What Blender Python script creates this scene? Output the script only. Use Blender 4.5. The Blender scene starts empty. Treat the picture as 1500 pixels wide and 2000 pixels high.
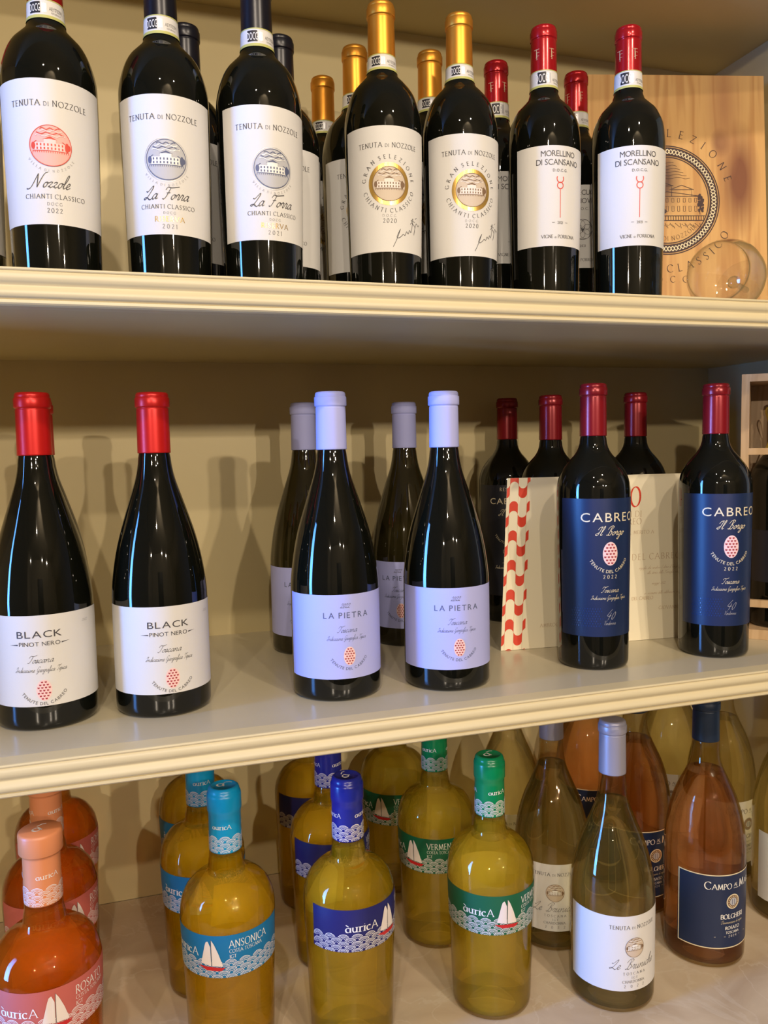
import bpy, math, random
from mathutils import Vector
PI = math.pi
random.seed(7)
S = 0.001                      # everything below is written in millimetres
sc = bpy.context.scene

# ------------------------------------------------------------------ camera
cam_d = bpy.data.cameras.new('camera'); cam = bpy.data.objects.new('camera', cam_d)
sc.collection.objects.link(cam); sc.camera = cam
YAW, PITCH, ROLL, FOC = 0.304, 0.0798, -0.0197, 1575.19
CAM = Vector((-116.44, -688.82, 246.94))
_f0 = Vector((math.sin(YAW), math.cos(YAW), 0)); _r0 = Vector((math.cos(YAW), -math.sin(YAW), 0)); _u0 = Vector((0, 0, 1))
_fw = _f0*math.cos(PITCH) - _u0*math.sin(PITCH); _up = _u0*math.cos(PITCH) + _f0*math.sin(PITCH)
_r = _r0*math.cos(ROLL) + _up*math.sin(ROLL); _u = _up*math.cos(ROLL) - _r0*math.sin(ROLL)
from mathutils import Matrix
cam.matrix_world = Matrix(((_r.x, _u.x, -_fw.x, CAM.x*S), (_r.y, _u.y, -_fw.y, CAM.y*S), (_r.z, _u.z, -_fw.z, CAM.z*S), (0, 0, 0, 1)))
cam_d.sensor_fit = 'VERTICAL'; cam_d.sensor_height = 24.0
cam_d.lens = FOC/2000*24.0; cam_d.clip_start = 0.02; cam_d.clip_end = 30

# ------------------------------------------------------------------ world, lamps, exposure
world = bpy.data.worlds.new('world'); sc.world = world; world.use_nodes = True
world.node_tree.nodes['Background'].inputs[0].default_value = (0.60, 0.50, 0.40, 1)
world.node_tree.nodes['Background'].inputs[1].default_value = 0.08
def spot(name, loc, target, power, col, radius, cone=70):
    d = bpy.data.lights.new(name, 'SPOT'); d.energy = power; d.color = col; d.shadow_soft_size = radius
    d.spot_size = math.radians(cone); d.spot_blend = 0.4
    o = bpy.data.objects.new(name, d); sc.collection.objects.link(o)
    o.location = Vector(loc)*S
    o.rotation_euler = (Vector(target) - Vector(loc)).to_track_quat('-Z', 'Y').to_euler()
    return o
WARM = (1.0, 0.84, 0.65)
spot('ceiling_lamp', (-1050, -2350, 900), (150, 200, 150), 84, WARM, 0.022)
spot('ceiling_lamp', (340, -3100, 1130), (150, 200, 150), 118, WARM, 0.022)
spot('ceiling_lamp', (760, -2450, 880), (150, 200, 150), 66, WARM, 0.022)
spot('ceiling_lamp', (-250, -2000, 1350), (100, 100, 0), 50, WARM, 0.022)
spot('ceiling_lamp', (-330, -1150, 1350), (-50, 60, -250), 34, WARM, 0.022, 80)
spot('ceiling_lamp', (480, -1150, 1350), (250, 60, -250), 34, WARM, 0.022, 80)
spot('room_fill', (300, -1500, 1300), (0, -4300, 400), 230, WARM, 0.03, 110)  # added fill on the far wall, for reflections and ambient light
spot('room_fill', (900, -2600, 0), (900, -2600, 1500), 60, WARM, 0.03, 140)  # added uplight on the ceiling, same purpose
d = bpy.data.lights.new('window_daylight', 'AREA'); d.shape = 'RECTANGLE'; d.size = 0.26; d.size_y = 1.30
d.energy = 17; d.spread = math.radians(80); d.color = (0.10, 0.34, 1.0)
o = bpy.data.objects.new('window_daylight', d); sc.collection.objects.link(o)
o.location = (-1.55, -0.22, 0.22); o.rotation_euler = Vector((1.0, 0.17, 0)).to_track_quat('-Z', 'Y').to_euler()
vs = sc.view_settings
vs.view_transform = 'Standard'; vs.look = 'None'; vs.gamma = 1.0; vs.use_curve_mapping = False
vs.exposure = -0.42
cy = sc.cycles
cy.max_bounces = 14; cy.diffuse_bounces = 4; cy.glossy_bounces = 5; cy.transmission_bounces = 12
cy.transparent_max_bounces = 24; cy.volume_bounces = 0; cy.caustics_reflective = False; cy.caustics_refractive = True
cy.sample_clamp_indirect = 4.0; cy.use_denoising = True; cy.blur_glossy = 0.3

# ------------------------------------------------------------------ measures of the cabinet
D, XR, XL = 397.0, 772.0, -620.0
Z0, Z1, Z2, Z3, TH = -345.7, 0.0, 391.5, 811.0, 29.2

# ------------------------------------------------------------------ materials
MATS = {}
def mat(name, col, rough=0.5, metal=0.0, spec=0.5, coat=0.0, noise=None, bump=0.0, bscale=200.0):
    if name in MATS: return MATS[name]
    m = bpy.data.materials.new(name); m.use_nodes = True; nt = m.node_tree; b = nt.nodes['Principled BSDF']
    b.inputs['Base Color'].default_value = (*col, 1); b.inputs['Roughness'].default_value = rough
    b.inputs['Metallic'].default_value = metal; b.inputs['Specular IOR Level'].default_value = spec
    b.inputs['Coat Weight'].default_value = coat; b.inputs['Coat Roughness'].default_value = 0.05
    if noise or bump:
        tc = nt.nodes.new('ShaderNodeTexCoord'); nz = nt.nodes.new('ShaderNodeTexNoise')
        nz.inputs['Scale'].default_value = bscale; nz.inputs['Detail'].default_value = 4
        nt.links.new(tc.outputs['Object'], nz.inputs['Vector'])
        if noise:
            mx = nt.nodes.new('ShaderNodeMix'); mx.data_type = 'RGBA'
            mx.inputs[6].default_value = (*col, 1); mx.inputs[7].default_value = (*noise, 1)
            nt.links.new(nz.outputs['Fac'], mx.inputs[0]); nt.links.new(mx.outputs[2], b.inputs['Base Color'])
        if bump:
            bp = nt.nodes.new('ShaderNodeBump'); bp.inputs['Strength'].default_value = bump; bp.inputs['Distance'].default_value = 0.0005
            nt.links.new(nz.outputs['Fac'], bp.inputs['Height']); nt.links.new(bp.outputs['Normal'], b.inputs['Normal'])
    MATS[name] = m; return m
def srgb(r, g, b):
    return tuple(((c/255)/12.92 if c/255 <= .04045 else ((c/255+.055)/1.055)**2.4) for c in (r, g, b))
paint = mat('cream_lacquer', (0.70, 0.60, 0.36), 0.42, noise=(0.67, 0.57, 0.335), bump=0.03, bscale=30)
paint_shade = mat('shaded_cream_lacquer', (0.68, 0.57, 0.31), 0.45, noise=(0.65, 0.54, 0.29), bump=0.03, bscale=30)  # same cream lacquer, with the shade of the recess put into its colour
paint_top = mat('cream_shelf_lacquer', (0.58, 0.52, 0.37), 0.24, noise=(0.55, 0.49, 0.35), bump=0.02, bscale=20)
white_paper = mat('white_label_paper', (0.70, 0.69, 0.68), 0.6, bump=0.15, bscale=1500)
lav_paper = mat('lavender_label_paper', (0.44, 0.47, 0.88), 0.6, bump=0.15, bscale=1500)
navy_paper = mat('navy_label_paper', (0.008, 0.021, 0.075), 0.4, bump=0.1, bscale=1500)
black_paper = mat('black_label_paper', (0.012, 0.013, 0.022), 0.45)
card_paper = mat('cream_card_paper', (0.84, 0.76, 0.56), 0.6)
red_glass = mat('dark_bottle_glass', (0.004, 0.0045, 0.003), 0.03, spec=0.5)
olive_glass = mat('olive_bottle_glass', (0.020, 0.016, 0.005), 0.03, spec=0.5)
cap_red = mat('red_capsule_foil', (0.62, 0.012, 0.010), 0.33, metal=0.35)
cap_bord = mat('dark_red_capsule_foil', (0.26, 0.008, 0.014), 0.25, metal=0.3)
cap_tred = mat('tin_red_capsule_foil', (0.42, 0.010, 0.014), 0.2, metal=0.4)
cap_gold = mat('gold_capsule_foil', (0.72, 0.31, 0.035), 0.38, metal=0.75)
cap_navy = mat('navy_capsule_foil', (0.007, 0.007, 0.013), 0.3, metal=0.2)
cap_lav = mat('lavender_wax_capsule', (0.44, 0.47, 0.88), 0.6)
cap_grey = mat('silver_grey_capsule_foil', (0.34, 0.33, 0.40), 0.38, metal=0.3)
cap_cnavy = mat('deep_blue_capsule_foil', (0.010, 0.022, 0.05), 0.4, metal=0.1)
AZ = (0.0, 0.30, 0.62); RB = (0.012, 0.020, 0.25); GR = (0.0, 0.17, 0.065); PE = (0.72, 0.27, 0.12)
cap_az = mat('azure_capsule_foil', AZ, 0.3); cap_rb = mat('royal_blue_capsule_foil', RB, 0.25)
cap_gr = mat('green_capsule_foil', (0.0, 0.22, 0.075), 0.25); cap_pe = mat('peach_capsule_foil', PE, 0.4)
lab_az = mat('azure_label_paper', (0.0, 0.17, 0.42), 0.45); lab_rb = mat('royal_blue_label_paper', (0.008, 0.010, 0.12), 0.45)
lab_gr = mat('green_label_paper', (0.0, 0.11, 0.05), 0.45); lab_co = mat('coral_label_paper', (0.52, 0.12, 0.10), 0.5)
INK = {
 'ink': mat('black_ink', (0.055, 0.05, 0.055), 0.5), 'grey': mat('grey_ink', (0.16, 0.15, 0.15), 0.5), 'fine': mat('fine_grey_ink', (0.30, 0.29, 0.29), 0.5),
 'red': mat('red_ink', (0.68, 0.06, 0.035), 0.5), 'pink': mat('pink_ink', (0.80, 0.42, 0.38), 0.5),
 'navy': mat('navy_ink', (0.09, 0.11, 0.21), 0.5), 'bluegrey': mat('blue_grey_ink', (0.47, 0.48, 0.52), 0.5),
 'gold': mat('gold_foil_ink', (0.90, 0.58, 0.16), 0.25, metal=0.8), 'ochre': mat('ochre_ink', (0.55, 0.40, 0.25), 0.5),
 'brown': mat('brown_ink', (0.20, 0.12, 0.07), 0.5), 'tan': mat('tan_ink', (0.60, 0.50, 0.40), 0.5),
 'white': mat('white_ink', (0.85, 0.84, 0.82), 0.5), 'cream': mat('cream_ink', (0.80, 0.70, 0.48), 0.4),
 'silver': mat('silver_ink', (0.55, 0.55, 0.58), 0.35, metal=0.4), 'wave': mat('wave_ink', (0.88, 0.86, 0.86), 0.5),
 'dark': mat('dark_print', (0.015, 0.014, 0.02), 0.5), 'eggred': mat('egg_red_ink', (0.36, 0.03, 0.05), 0.5),
 'eggpink': mat('egg_pink_ink', (0.90, 0.62, 0.60), 0.5), 'emboss': mat('navy_emboss', (0.02, 0.05, 0.2), 0.15, coat=0.5),
 'burnt': mat('burnt_wood_ink', (0.045, 0.018, 0.02), 0.6), 'orange': mat('card_red_ink', (0.66, 0.045, 0.015), 0.5),
 'lime': mat('yellow_green_edge', (0.50, 0.50, 0.16), 0.5), 'azfill': mat('azure_fill', (0.0, 0.13, 0.28), 0.5),
 'rbfill': mat('royal_fill', (0.008, 0.010, 0.12), 0.5), 'grfill': mat('green_fill', (0.0, 0.10, 0.05), 0.5), 'cofill': mat('coral_fill', (0.52, 0.14, 0.11), 0.5),
 'sail': mat('sail_ink', (0.82, 0.74, 0.70), 0.5), 'hull': mat('hull_red_ink', (0.55, 0.015, 0.02), 0.4),
}
def wood_mat(name, c1, c2, axis_scale, knot=False):
    m = bpy.data.materials.new(name); m.use_nodes = True; nt = m.node_tree; L = nt.links.new; N = nt.nodes.new
    b = nt.nodes['Principled BSDF']; b.inputs['Roughness'].default_value = 0.5
    tc = N('ShaderNodeTexCoord'); mp = N('ShaderNodeMapping'); mp.inputs['Scale'].default_value = axis_scale
    L(tc.outputs['Object'], mp.inputs['Vector'])
    nz = N('ShaderNodeTexNoise'); nz.inputs['Scale'].default_value = 1.0; nz.inputs['Detail'].default_value = 3; nz.inputs['Distortion'].default_value = 0.3
    L(mp.outputs[0], nz.inputs['Vector'])
    n2 = N('ShaderNodeTexNoise'); n2.inputs['Scale'].default_value = 5.0; n2.inputs['Detail'].default_value = 5
    L(mp.outputs[0], n2.inputs['Vector'])
    mul = N('ShaderNodeMath'); mul.operation = 'MULTIPLY'; mul.inputs[1].default_value = 46.0; L(nz.outputs['Fac'], mul.inputs[0])
    sn = N('ShaderNodeMath'); sn.operation = 'SINE'; L(mul.outputs[0], sn.inputs[0])
    mr = N('ShaderNodeMapRange'); mr.inputs[1].default_value = -0.6; mr.inputs[2].default_value = 1.2; L(sn.outputs[0], mr.inputs[0])
    ad = N('ShaderNodeMath'); ad.operation = 'MULTIPLY_ADD'; ad.inputs[1].default_value = 0.5; L(mr.outputs[0], ad.inputs[0])
    m3 = N('ShaderNodeMath'); m3.operation = 'MULTIPLY'; m3.inputs[1].default_value = 0.5; L(n2.outputs['Fac'], m3.inputs[0]); L(m3.outputs[0], ad.inputs[2])
    mx = N('ShaderNodeMix'); mx.data_type = 'RGBA'; mx.inputs[6].default_value = (*c1, 1); mx.inputs[7].default_value = (*c2, 1)
    L(ad.outputs[0], mx.inputs[0]); out = mx.outputs[2]
    if knot:                                   # knots and warm heartwood streak with a shape of their own
        for (kx, kz, sx, sz, col, amt) in knot:
            mk = N('ShaderNodeMapping'); mk.vector_type = 'POINT'
            mk.inputs['Location'].default_value = (-kx/sx, 0, -kz/sz); mk.inputs['Scale'].default_value = (1/sx, 0.001, 1/sz)
            L(tc.outputs['Object'], mk.inputs['Vector'])
            ln = N('ShaderNodeVectorMath'); ln.operation = 'LENGTH'; L(mk.outputs[0], ln.inputs[0])
            u1 = N('ShaderNodeMath'); u1.operation = 'SUBTRACT'; u1.inputs[0].default_value = 1.0; u1.use_clamp = True; L(ln.outputs['Value'], u1.inputs[1])
            r = N('ShaderNodeMath'); r.operation = 'MULTIPLY'; r.inputs[1].default_value = 1.8*amt; r.use_clamp = True; L(u1.outputs[0], r.inputs[0])
            m2 = N('ShaderNodeMix'); m2.data_type = 'RGBA'; m2.inputs[7].default_value = (*col, 1)
            L(r.outputs[0], m2.inputs[0]); L(out, m2.inputs[6]); out = m2.outputs[2]
    L(out, b.inputs['Base Color'])
    return m
pine = wood_mat('pine_wood', (0.72, 0.44, 0.16), (0.44, 0.19, 0.045), (22, 22, 1.4),
                knot=[(0.232, 0.215, 0.032, 0.085, (0.20, 0.06, 0.015), 0.8), (0.122, 0.215, 0.03, 0.06, (0.10, 0.035, 0.012), 0.8), (0.207, 0.265, 0.016, 0.022, (0.16, 0.05, 0.015), 0.9), (0.212, 0.32, 0.028, 0.12, (0.46, 0.22, 0.08), 0.6)])
crate_wood = wood_mat('crate_wood', (0.62, 0.44, 0.26), (0.45, 0.29, 0.15), (30, 30, 4))
def stone_mat():
    m = bpy.data.materials.new('beige_stone'); m.use_nodes = True; nt = m.node_tree; L = nt.links.new; N = nt.nodes.new
    b = nt.nodes['Principled BSDF']; b.inputs['Roughness'].default_value = 0.22
    tc = N('ShaderNodeTexCoord')
    nz = N('ShaderNodeTexNoise'); nz.inputs['Scale'].default_value = 9; nz.inputs['Detail'].default_value = 8; nz.inputs['Distortion'].default_value = 1.2
    L(tc.outputs['Object'], nz.inputs['Vector'])
    cr = N('ShaderNodeValToRGB'); e = cr.color_ramp.elements
    e[0].position = 0.3; e[0].color = (0.50, 0.38, 0.26, 1); e[1].position = 0.7; e[1].color = (0.68, 0.56, 0.41, 1)
    L(nz.outputs['Fac'], cr.inputs[0])
    n2 = N('ShaderNodeTexNoise'); n2.inputs['Scale'].default_value = 5; n2.inputs['Detail'].default_value = 6; n2.inputs['Distortion'].default_value = 2.5
    L(tc.outputs['Object'], n2.inputs['Vector'])
    c2 = N('ShaderNodeValToRGB'); e = c2.color_ramp.elements
    e[0].position = 0.485; e[0].color = (0, 0, 0, 1); e[1].position = 0.5; e[1].color = (0.3, 0.3, 0.3, 1); q = e.new(0.515); q.color = (0, 0, 0, 1)
    L(n2.outputs['Fac'], c2.inputs[0])
    mx = N('ShaderNodeMix'); mx.data_type = 'RGBA'; mx.inputs[7].default_value = (0.74, 0.66, 0.54, 1)
    L(c2.outputs[0], mx.inputs[0]); L(cr.outputs[0], mx.inputs[6]); L(mx.outputs[2], b.inputs['Base Color'])
    return m
stone = stone_mat()
def wine_mat(name, col, dens, ghost=0.5, glow=None, glow_mix=0.13):
    m = bpy.data.materials.new(name); m.use_nodes = True; nt = m.node_tree; L = nt.links.new; N = nt.nodes.new
    nt.nodes.remove(nt.nodes['Principled BSDF']); out = nt.nodes['Material Output']
    g = N('ShaderNodeBsdfRefraction'); g.inputs['IOR'].default_value = 1.34; g.inputs['Roughness'].default_value = 0.0
    t = N('ShaderNodeBsdfTransparent'); mx = N('ShaderNodeMixShader'); mx.inputs[0].default_value = ghost
    L(g.outputs[0], mx.inputs[1]); L(t.outputs[0], mx.inputs[2])
    df = N('ShaderNodeBsdfDiffuse'); df.inputs['Color'].default_value = (*(glow or (0.9, 0.55, 0.02)), 1)  # diffuse tint stands in for light refracted and caught inside the wine
    m2 = N('ShaderNodeMixShader'); m2.inputs[0].default_value = glow_mix; L(mx.outputs[0], m2.inputs[1]); L(df.outputs[0], m2.inputs[2]); L(m2.outputs[0], out.inputs['Surface'])
    v = N('ShaderNodeVolumeAbsorption'); v.inputs['Color'].default_value = (*col, 1); v.inputs['Density'].default_value = dens
    L(v.outputs[0], out.inputs['Volume'])
    return m
wine_yellow = wine_mat('golden_white_wine', (0.99, 0.885, 0.04), 15, glow=(1.0, 0.62, 0.0), glow_mix=0.16)
wine_green = wine_mat('pale_white_wine', (0.99, 0.92, 0.06), 10, glow=(1.0, 0.74, 0.02), glow_mix=0.13)
wine_pale = wine_mat('straw_white_wine', (0.98, 0.92, 0.25), 7, glow=(0.85, 0.66, 0.12), glow_mix=0.03)
wine_rose = wine_mat('orange_rose_wine', (0.99, 0.69, 0.02), 30, glow=(1.0, 0.24, 0.01), glow_mix=0.17)
wine_rose2 = wine_mat('copper_rose_wine', (0.985, 0.60, 0.2), 19, glow=(0.8, 0.2, 0.03), glow_mix=0.04)
def clear_glass_mat(name, tint=(0.95, 0.97, 0.90), extra=0.0):
    m = bpy.data.materials.new(name); m.use_nodes = True; nt = m.node_tree; L = nt.links.new; N = nt.nodes.new
    nt.nodes.remove(nt.nodes['Principled BSDF']); out = nt.nodes['Material Output']
    lw = N('ShaderNodeLayerWeight'); lw.inputs['Blend'].default_value = 0.35
    mc = N('ShaderNodeMix'); mc.data_type = 'RGBA'; mc.inputs[6].default_value = (*tint, 1); mc.inputs[7].default_value = tuple(c**9 for c in tint) + (1,)
    L(lw.outputs['Facing'], mc.inputs[0])
    t = N('ShaderNodeBsdfTransparent'); L(mc.outputs[2], t.inputs['Color'])
    g = N('ShaderNodeBsdfGlossy'); g.inputs['Roughness'].default_value = 0.0
    l2 = N('ShaderNodeLayerWeight'); l2.inputs['Blend'].default_value = 0.5
    pw = N('ShaderNodeMath'); pw.operation = 'POWER'; pw.inputs[1].default_value = 5.0; L(l2.outputs['Facing'], pw.inputs[0])
    ma = N('ShaderNodeMath'); ma.operation = 'MULTIPLY_ADD'; ma.inputs[1].default_value = 0.9; ma.inputs[2].default_value = 0.045; L(pw.outputs[0], ma.inputs[0])
    mx = N('ShaderNodeMixShader'); L(ma.outputs[0], mx.inputs[0]); L(t.outputs[0], mx.inputs[1]); L(g.outputs[0], mx.inputs[2])
    L(mx.outputs[0], out.inputs['Surface'])
    return m
clear_glass = clear_glass_mat('clear_bottle_glass', (0.965, 0.945, 0.87))
goblet_glass = clear_glass_mat('goblet_glass', (0.99, 0.99, 0.985))

# ------------------------------------------------------------------ mesh helpers
def mesh(name, V, F, mats, idx=None, smooth=False):
    me = bpy.data.meshes.new(name)
    me.from_pydata([(x*S, y*S, z*S) for x, y, z in V], [], F)
    for m in mats: me.materials.append(m)
    if idx: me.polygons.foreach_set('material_index', idx)
    if smooth: me.polygons.foreach_set('use_smooth', [True]*len(F))
    me.update(); return me
def ob(name, me, parent=None, loc=None, rz=0):
    o = bpy.data.objects.new(name, me); sc.collection.objects.link(o)
    if parent: o.parent = parent
    if loc: o.location = Vector(loc)*S
    o.rotation_euler = (0, 0, rz); return o
def tag(o, label, cat, group=None, kind=None):
    if label: o['label'] = label
    if cat: o['category'] = cat
    if group: o['group'] = group
    if kind: o['kind'] = kind
    return o
def box(V, F, x0, x1, y0, y1, z0, z1):
    n = len(V)
    V += [(x0, y0, z0), (x1, y0, z0), (x1, y1, z0), (x0, y1, z0), (x0, y0, z1), (x1, y0, z1), (x1, y1, z1), (x0, y1, z1)]
    F += [tuple(n+i for i in f) for f in ((0, 3, 2, 1), (4, 5, 6, 7), (0, 1, 5, 4), (1, 2, 6, 5), (2, 3, 7, 6), (3, 0, 4, 7))]
def lathe(prof, n=56, closed=True):
    """prof: (r, z) going up the outside; ends on r=0 give a closed solid"""
    V, F, rings = [], [], []
    for r, z in prof:
        if r < 1e-6: rings.append([len(V)]); V.append((0, 0, z))
        else:
            rings.append(list(range(len(V), len(V)+n)))
            V += [(r*math.cos(2*PI*i/n), r*math.sin(2*PI*i/n), z) for i in range(n)]
    for a, b in zip(rings, rings[1:]):
        for i in range(n):
            j = (i+1) % n
            if len(a) == 1 and len(b) == 1: continue
            if len(a) == 1: F.append((a[0], b[j], b[i]))
            elif len(b) == 1: F.append((a[i], a[j], b[0]))
            else: F.append((a[i], a[j], b[j], b[i]))
    return V, F
def interp(tab, z):
    if z <= tab[0][0]: return tab[0][1]
    for (a, ra), (b, rb) in zip(tab, tab[1:]):
        if z <= b: return ra + (rb-ra)*(z-a)/(b-a)
    return tab[-1][1]
def smooth_tab(tab, step=4):
    """Catmull-Rom resample of (z, r) rows"""
    out = []
    for i in range(len(tab)-1):
        p0 = tab[max(i-1, 0)]; p1 = tab[i]; p2 = tab[i+1]; p3 = tab[min(i+2, len(tab)-1)]
        n = max(1, int((p2[0]-p1[0])/step))
        d = p2[0]-p1[0]
        s1 = (p2[1]-p0[1])/(p2[0]-p0[0]); s2 = (p3[1]-p1[1])/(p3[0]-p1[0])
        sec = (p2[1]-p1[1])/d
        if (p1[1]-p0[1])*(p2[1]-p1[1]) <= 0 and i > 0: s1 = 0
        if (p3[1]-p2[1])*(p2[1]-p1[1]) <= 0: s2 = 0
        s1 = max(-3*abs(sec), min(3*abs(sec), s1)); s2 = max(-3*abs(sec), min(3*abs(sec), s2))
        for k in range(n):
            t = k/n; h00 = 2*t**3-3*t*t+1; h10 = t**3-2*t*t+t; h01 = -2*t**3+3*t*t; h11 = t**3-t*t
            out.append((p1[0]+t*d, h00*p1[1]+h10*d*s1+h01*p2[1]+h11*d*s2))
    out.append(tab[-1]); return out

# ------------------------------------------------------------------ lettering
_glyphs = {}
def sans_glyph(ch):
    if ch in _glyphs: return _glyphs[ch]
    cu = bpy.data.curves.new('g', 'FONT'); cu.body = ch; cu.size = 1.0; cu.resolution_u = 3
    t = bpy.data.objects.new('g', cu); sc.collection.objects.link(t)
    dg = bpy.context.evaluated_depsgraph_get(); ev = t.evaluated_get(dg); me = ev.to_mesh()
    V = [(v.co.x, v.co.y) for v in me.vertices]; F = [tuple(p.vertices) for p in me.polygons]
    ev.to_mesh_clear(); bpy.data.objects.remove(t); bpy.data.curves.remove(cu)
    if V:
        x0 = min(v[0] for v in V); V = [((v[0]-x0)/0.73, v[1]/0.73) for v in V]; w = max(v[0] for v in V)
    else: w = 0.3
    _glyphs[ch] = (V, F, w); return _glyphs[ch]
def ribbon(pts, w):
    V, F = [], []
    n = len(pts)
    for i, (x, y) in enumerate(pts):
        a = pts[max(i-1, 0)]; b = pts[min(i+1, n-1)]
        dx, dy = b[0]-a[0], b[1]-a[1]; l = math.hypot(dx, dy) or 1
        ww = (w[i] if isinstance(w, list) else w)/2
        V += [(x-dy/l*ww, y+dx/l*ww), (x+dy/l*ww, y-dx/l*ww)]
    F = [(2*i+1, 2*i+3, 2*i+2, 2*i) for i in range(n-1)]
    return V, F
def pen(pts, thick, thin, ang=20):
    n = len(pts); w = []
    for i in range(n):
        a = pts[max(i-1, 0)]; b = pts[min(i+1, n-1)]
        s = abs(math.sin(math.atan2(b[1]-a[1], b[0]-a[0]) - math.radians(ang)))
        w.append(thin+(thick-thin)*s)
    return ribbon(pts, w)
def crom(P, k=4):
    out = []
    for i in range(len(P)-1):
        p0 = P[max(i-1, 0)]; p1 = P[i]; p2 = P[i+1]; p3 = P[min(i+2, len(P)-1)]
        for j in range(k):
            t = j/k
            out.append(tuple(0.5*((2*p1[c])+(-p0[c]+p2[c])*t+(2*p0[c]-5*p1[c]+4*p2[c]-p3[c])*t*t+(-p0[c]+3*p1[c]-3*p2[c]+p3[c])*t**3) for c in (0, 1)))
    out.append(P[-1]); return out
def arc(cx, cy, rx, ry, a0, a1, n=10):
    return [(cx+rx*math.cos(math.radians(a0+(a1-a0)*i/n)), cy+ry*math.sin(math.radians(a0+(a1-a0)*i/n))) for i in range(n+1)]
SER = {  # width, strokes (2 points: straight; more: curve drawn as is)
 'A': (.84, [[(0, 0), (.42, 1)], [(.42, 1), (.84, 0)], [(.17, .36), (.67, .36)]]),
 'B': (.60, [[(.1, 0), (.1, 1)], [(.1, 1)]+arc(.3, .76, .24, .24, 90, -90)+[(.1, .52)], [(.1, .52)]+arc(.32, .26, .28, .26, 90, -90)+[(.1, 0)]]),
 'C': (.80, [arc(.48, .5, .44, .51, 42, 318, 16)]),
 'D': (.82, [[(.1, 0), (.1, 1)], [(.1, 1)]+arc(.34, .5, .44, .5, 90, -90, 12)+[(.1, 0)]]),
 'E': (.54, [[(.1, 0), (.1, 1)], [(.1, .98), (.5, .98)], [(.1, .52), (.45, .52)], [(.1, .02), (.54, .02)]]),
 'F': (.52, [[(.1, 0), (.1, 1)], [(.1, .98), (.52, .98)], [(.1, .5), (.45, .5)]]),
 'G': (.84, [arc(.48, .5, .44, .51, 42, 312, 16), [(.80, .02), (.80, .42)]]),
 'H': (.80, [[(.1, 0), (.1, 1)], [(.7, 0), (.7, 1)], [(.1, .52), (.7, .52)]]),
 'I': (.22, [[(.1, 0), (.1, 1)]]),
 'L': (.54, [[(.1, 0), (.1, 1)], [(.1, .02), (.54, .02)]]),
 'M': (.98, [[(.1, 0), (.18, 1)], [(.18, 1), (.49, .1)], [(.49, .1), (.80, 1)], [(.80, 1), (.90, 0)]]),
 'N': (.82, [[(.1, 0), (.1, 1)], [(.1, 1), (.72, 0)], [(.72, 0), (.72, 1)]]),
 'O': (.92, [arc(.46, .5, .43, .51, 0, 360, 20)]),
 'P': (.58, [[(.1, 0), (.1, 1)], [(.1, 1)]+arc(.28, .74, .26, .26, 90, -90)+[(.1, .48)]]),
 'R': (.68, [[(.1, 0), (.1, 1)], [(.1, 1)]+arc(.28, .75, .25, .25, 90, -90)+[(.1, .5)], [(.28, .5), (.68, 0)]]),
 'S': (.52, [[(.48, .86), (.36, .99), (.2, 1.0), (.08, .88), (.08, .72), (.2, .58), (.36, .47), (.46, .34), (.46, .16), (.34, .02), (.18, 0), (.04, .14)]]),
 'T': (.72, [[(.36, 0), (.36, 1)], [(0, .98), (.72, .98)]]),
 'U': (.80, [[(.1, 1), (.1, .35)]+arc(.4, .32, .3, .33, 180, 360)+[(.7, .35), (.7, 1)]]),
 'V': (.80, [[(0, 1), (.4, 0)], [(.4, 0), (.8, 1)]]),
 'Z': (.66, [[(.03, .98), (.62, .98)], [(.62, .98), (.03, .02)], [(.03, .02), (.64, .02)]]),
 '0': (.62, [arc(.31, .5, .27, .51, 0, 360, 18)]),
 '1': (.30, [[(.15, 0), (.15, 1)], [(.15, 1), (.02, .84)]]),
 '2': (.56, [[(.05, .78), (.14, .95), (.3, 1.0), (.44, .9), (.46, .72), (.36, .5), (.05, .03)], [(.05, .03), (.54, .03)]]),
 '4': (.60, [[(.42, 0), (.42, 1)], [(.42, 1), (.03, .3)], [(.03, .3), (.58, .3)]]),
 'a': (.50, [arc(.24, .2, .2, .21, 60, 360, 12), [(.43, .42), (.43, .06), (.5, 0)]]),
 'u': (.56, [[(.09, .44), (.09, .15), (.18, .01), (.32, .02), (.42, .14)], [(.43, .44), (.43, 0)]]),
 'r': (.36, [[(.1, 0), (.1, .44)], [(.1, .3), (.2, .43), (.34, .42)]]),
 'i': (.20, [[(.1, 0), (.1, .44)], [(.08, .6), (.13, .62)]]),
 'c': (.44, [arc(.24, .22, .19, .22, 45, 315, 12)]),
 '`': (.0, [[(-.32, .64), (-.22, .54)]]),
 '.': (.16, [[(.05, .04), (.12, .04)]]), '-': (.5, [[(.05, .4), (.45, .4)]]), '&': (.3, [[(.05, .1), (.25, .1)]]),
}
_sg = {}
def serif_glyph(ch, bold=1.0):
    k = (ch, bold)
    if k in _sg: return _sg[k]
    if ch not in SER: return ([], [], .35)
    w, st = SER[ch]; V, F = [], []
    ends = {}
    for s in st:
        for e in (s[0], s[-1]): ends[e] = ends.get(e, 0)+1
    def add(g):
        n = len(V); V.extend(g[0]); F.extend(tuple(n+i for i in f) for f in g[1])
    for s in st:
        add(pen(s, .135*bold, .045*bold, 18))
        if len(s) == 2 or ch == 'U':
            for e, q in ((s[0], s[1]), (s[-1], s[-2])):
                if e[1] in (0, 1, .44) and abs(q[0]-e[0]) < abs(q[1]-e[1]) and ends[e] == 1:
                    add(ribbon([(e[0]-.13, e[1]), (e[0]+.13, e[1])], .045*bold))
    _sg[k] = (V, F, w); return _sg[k]
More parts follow.
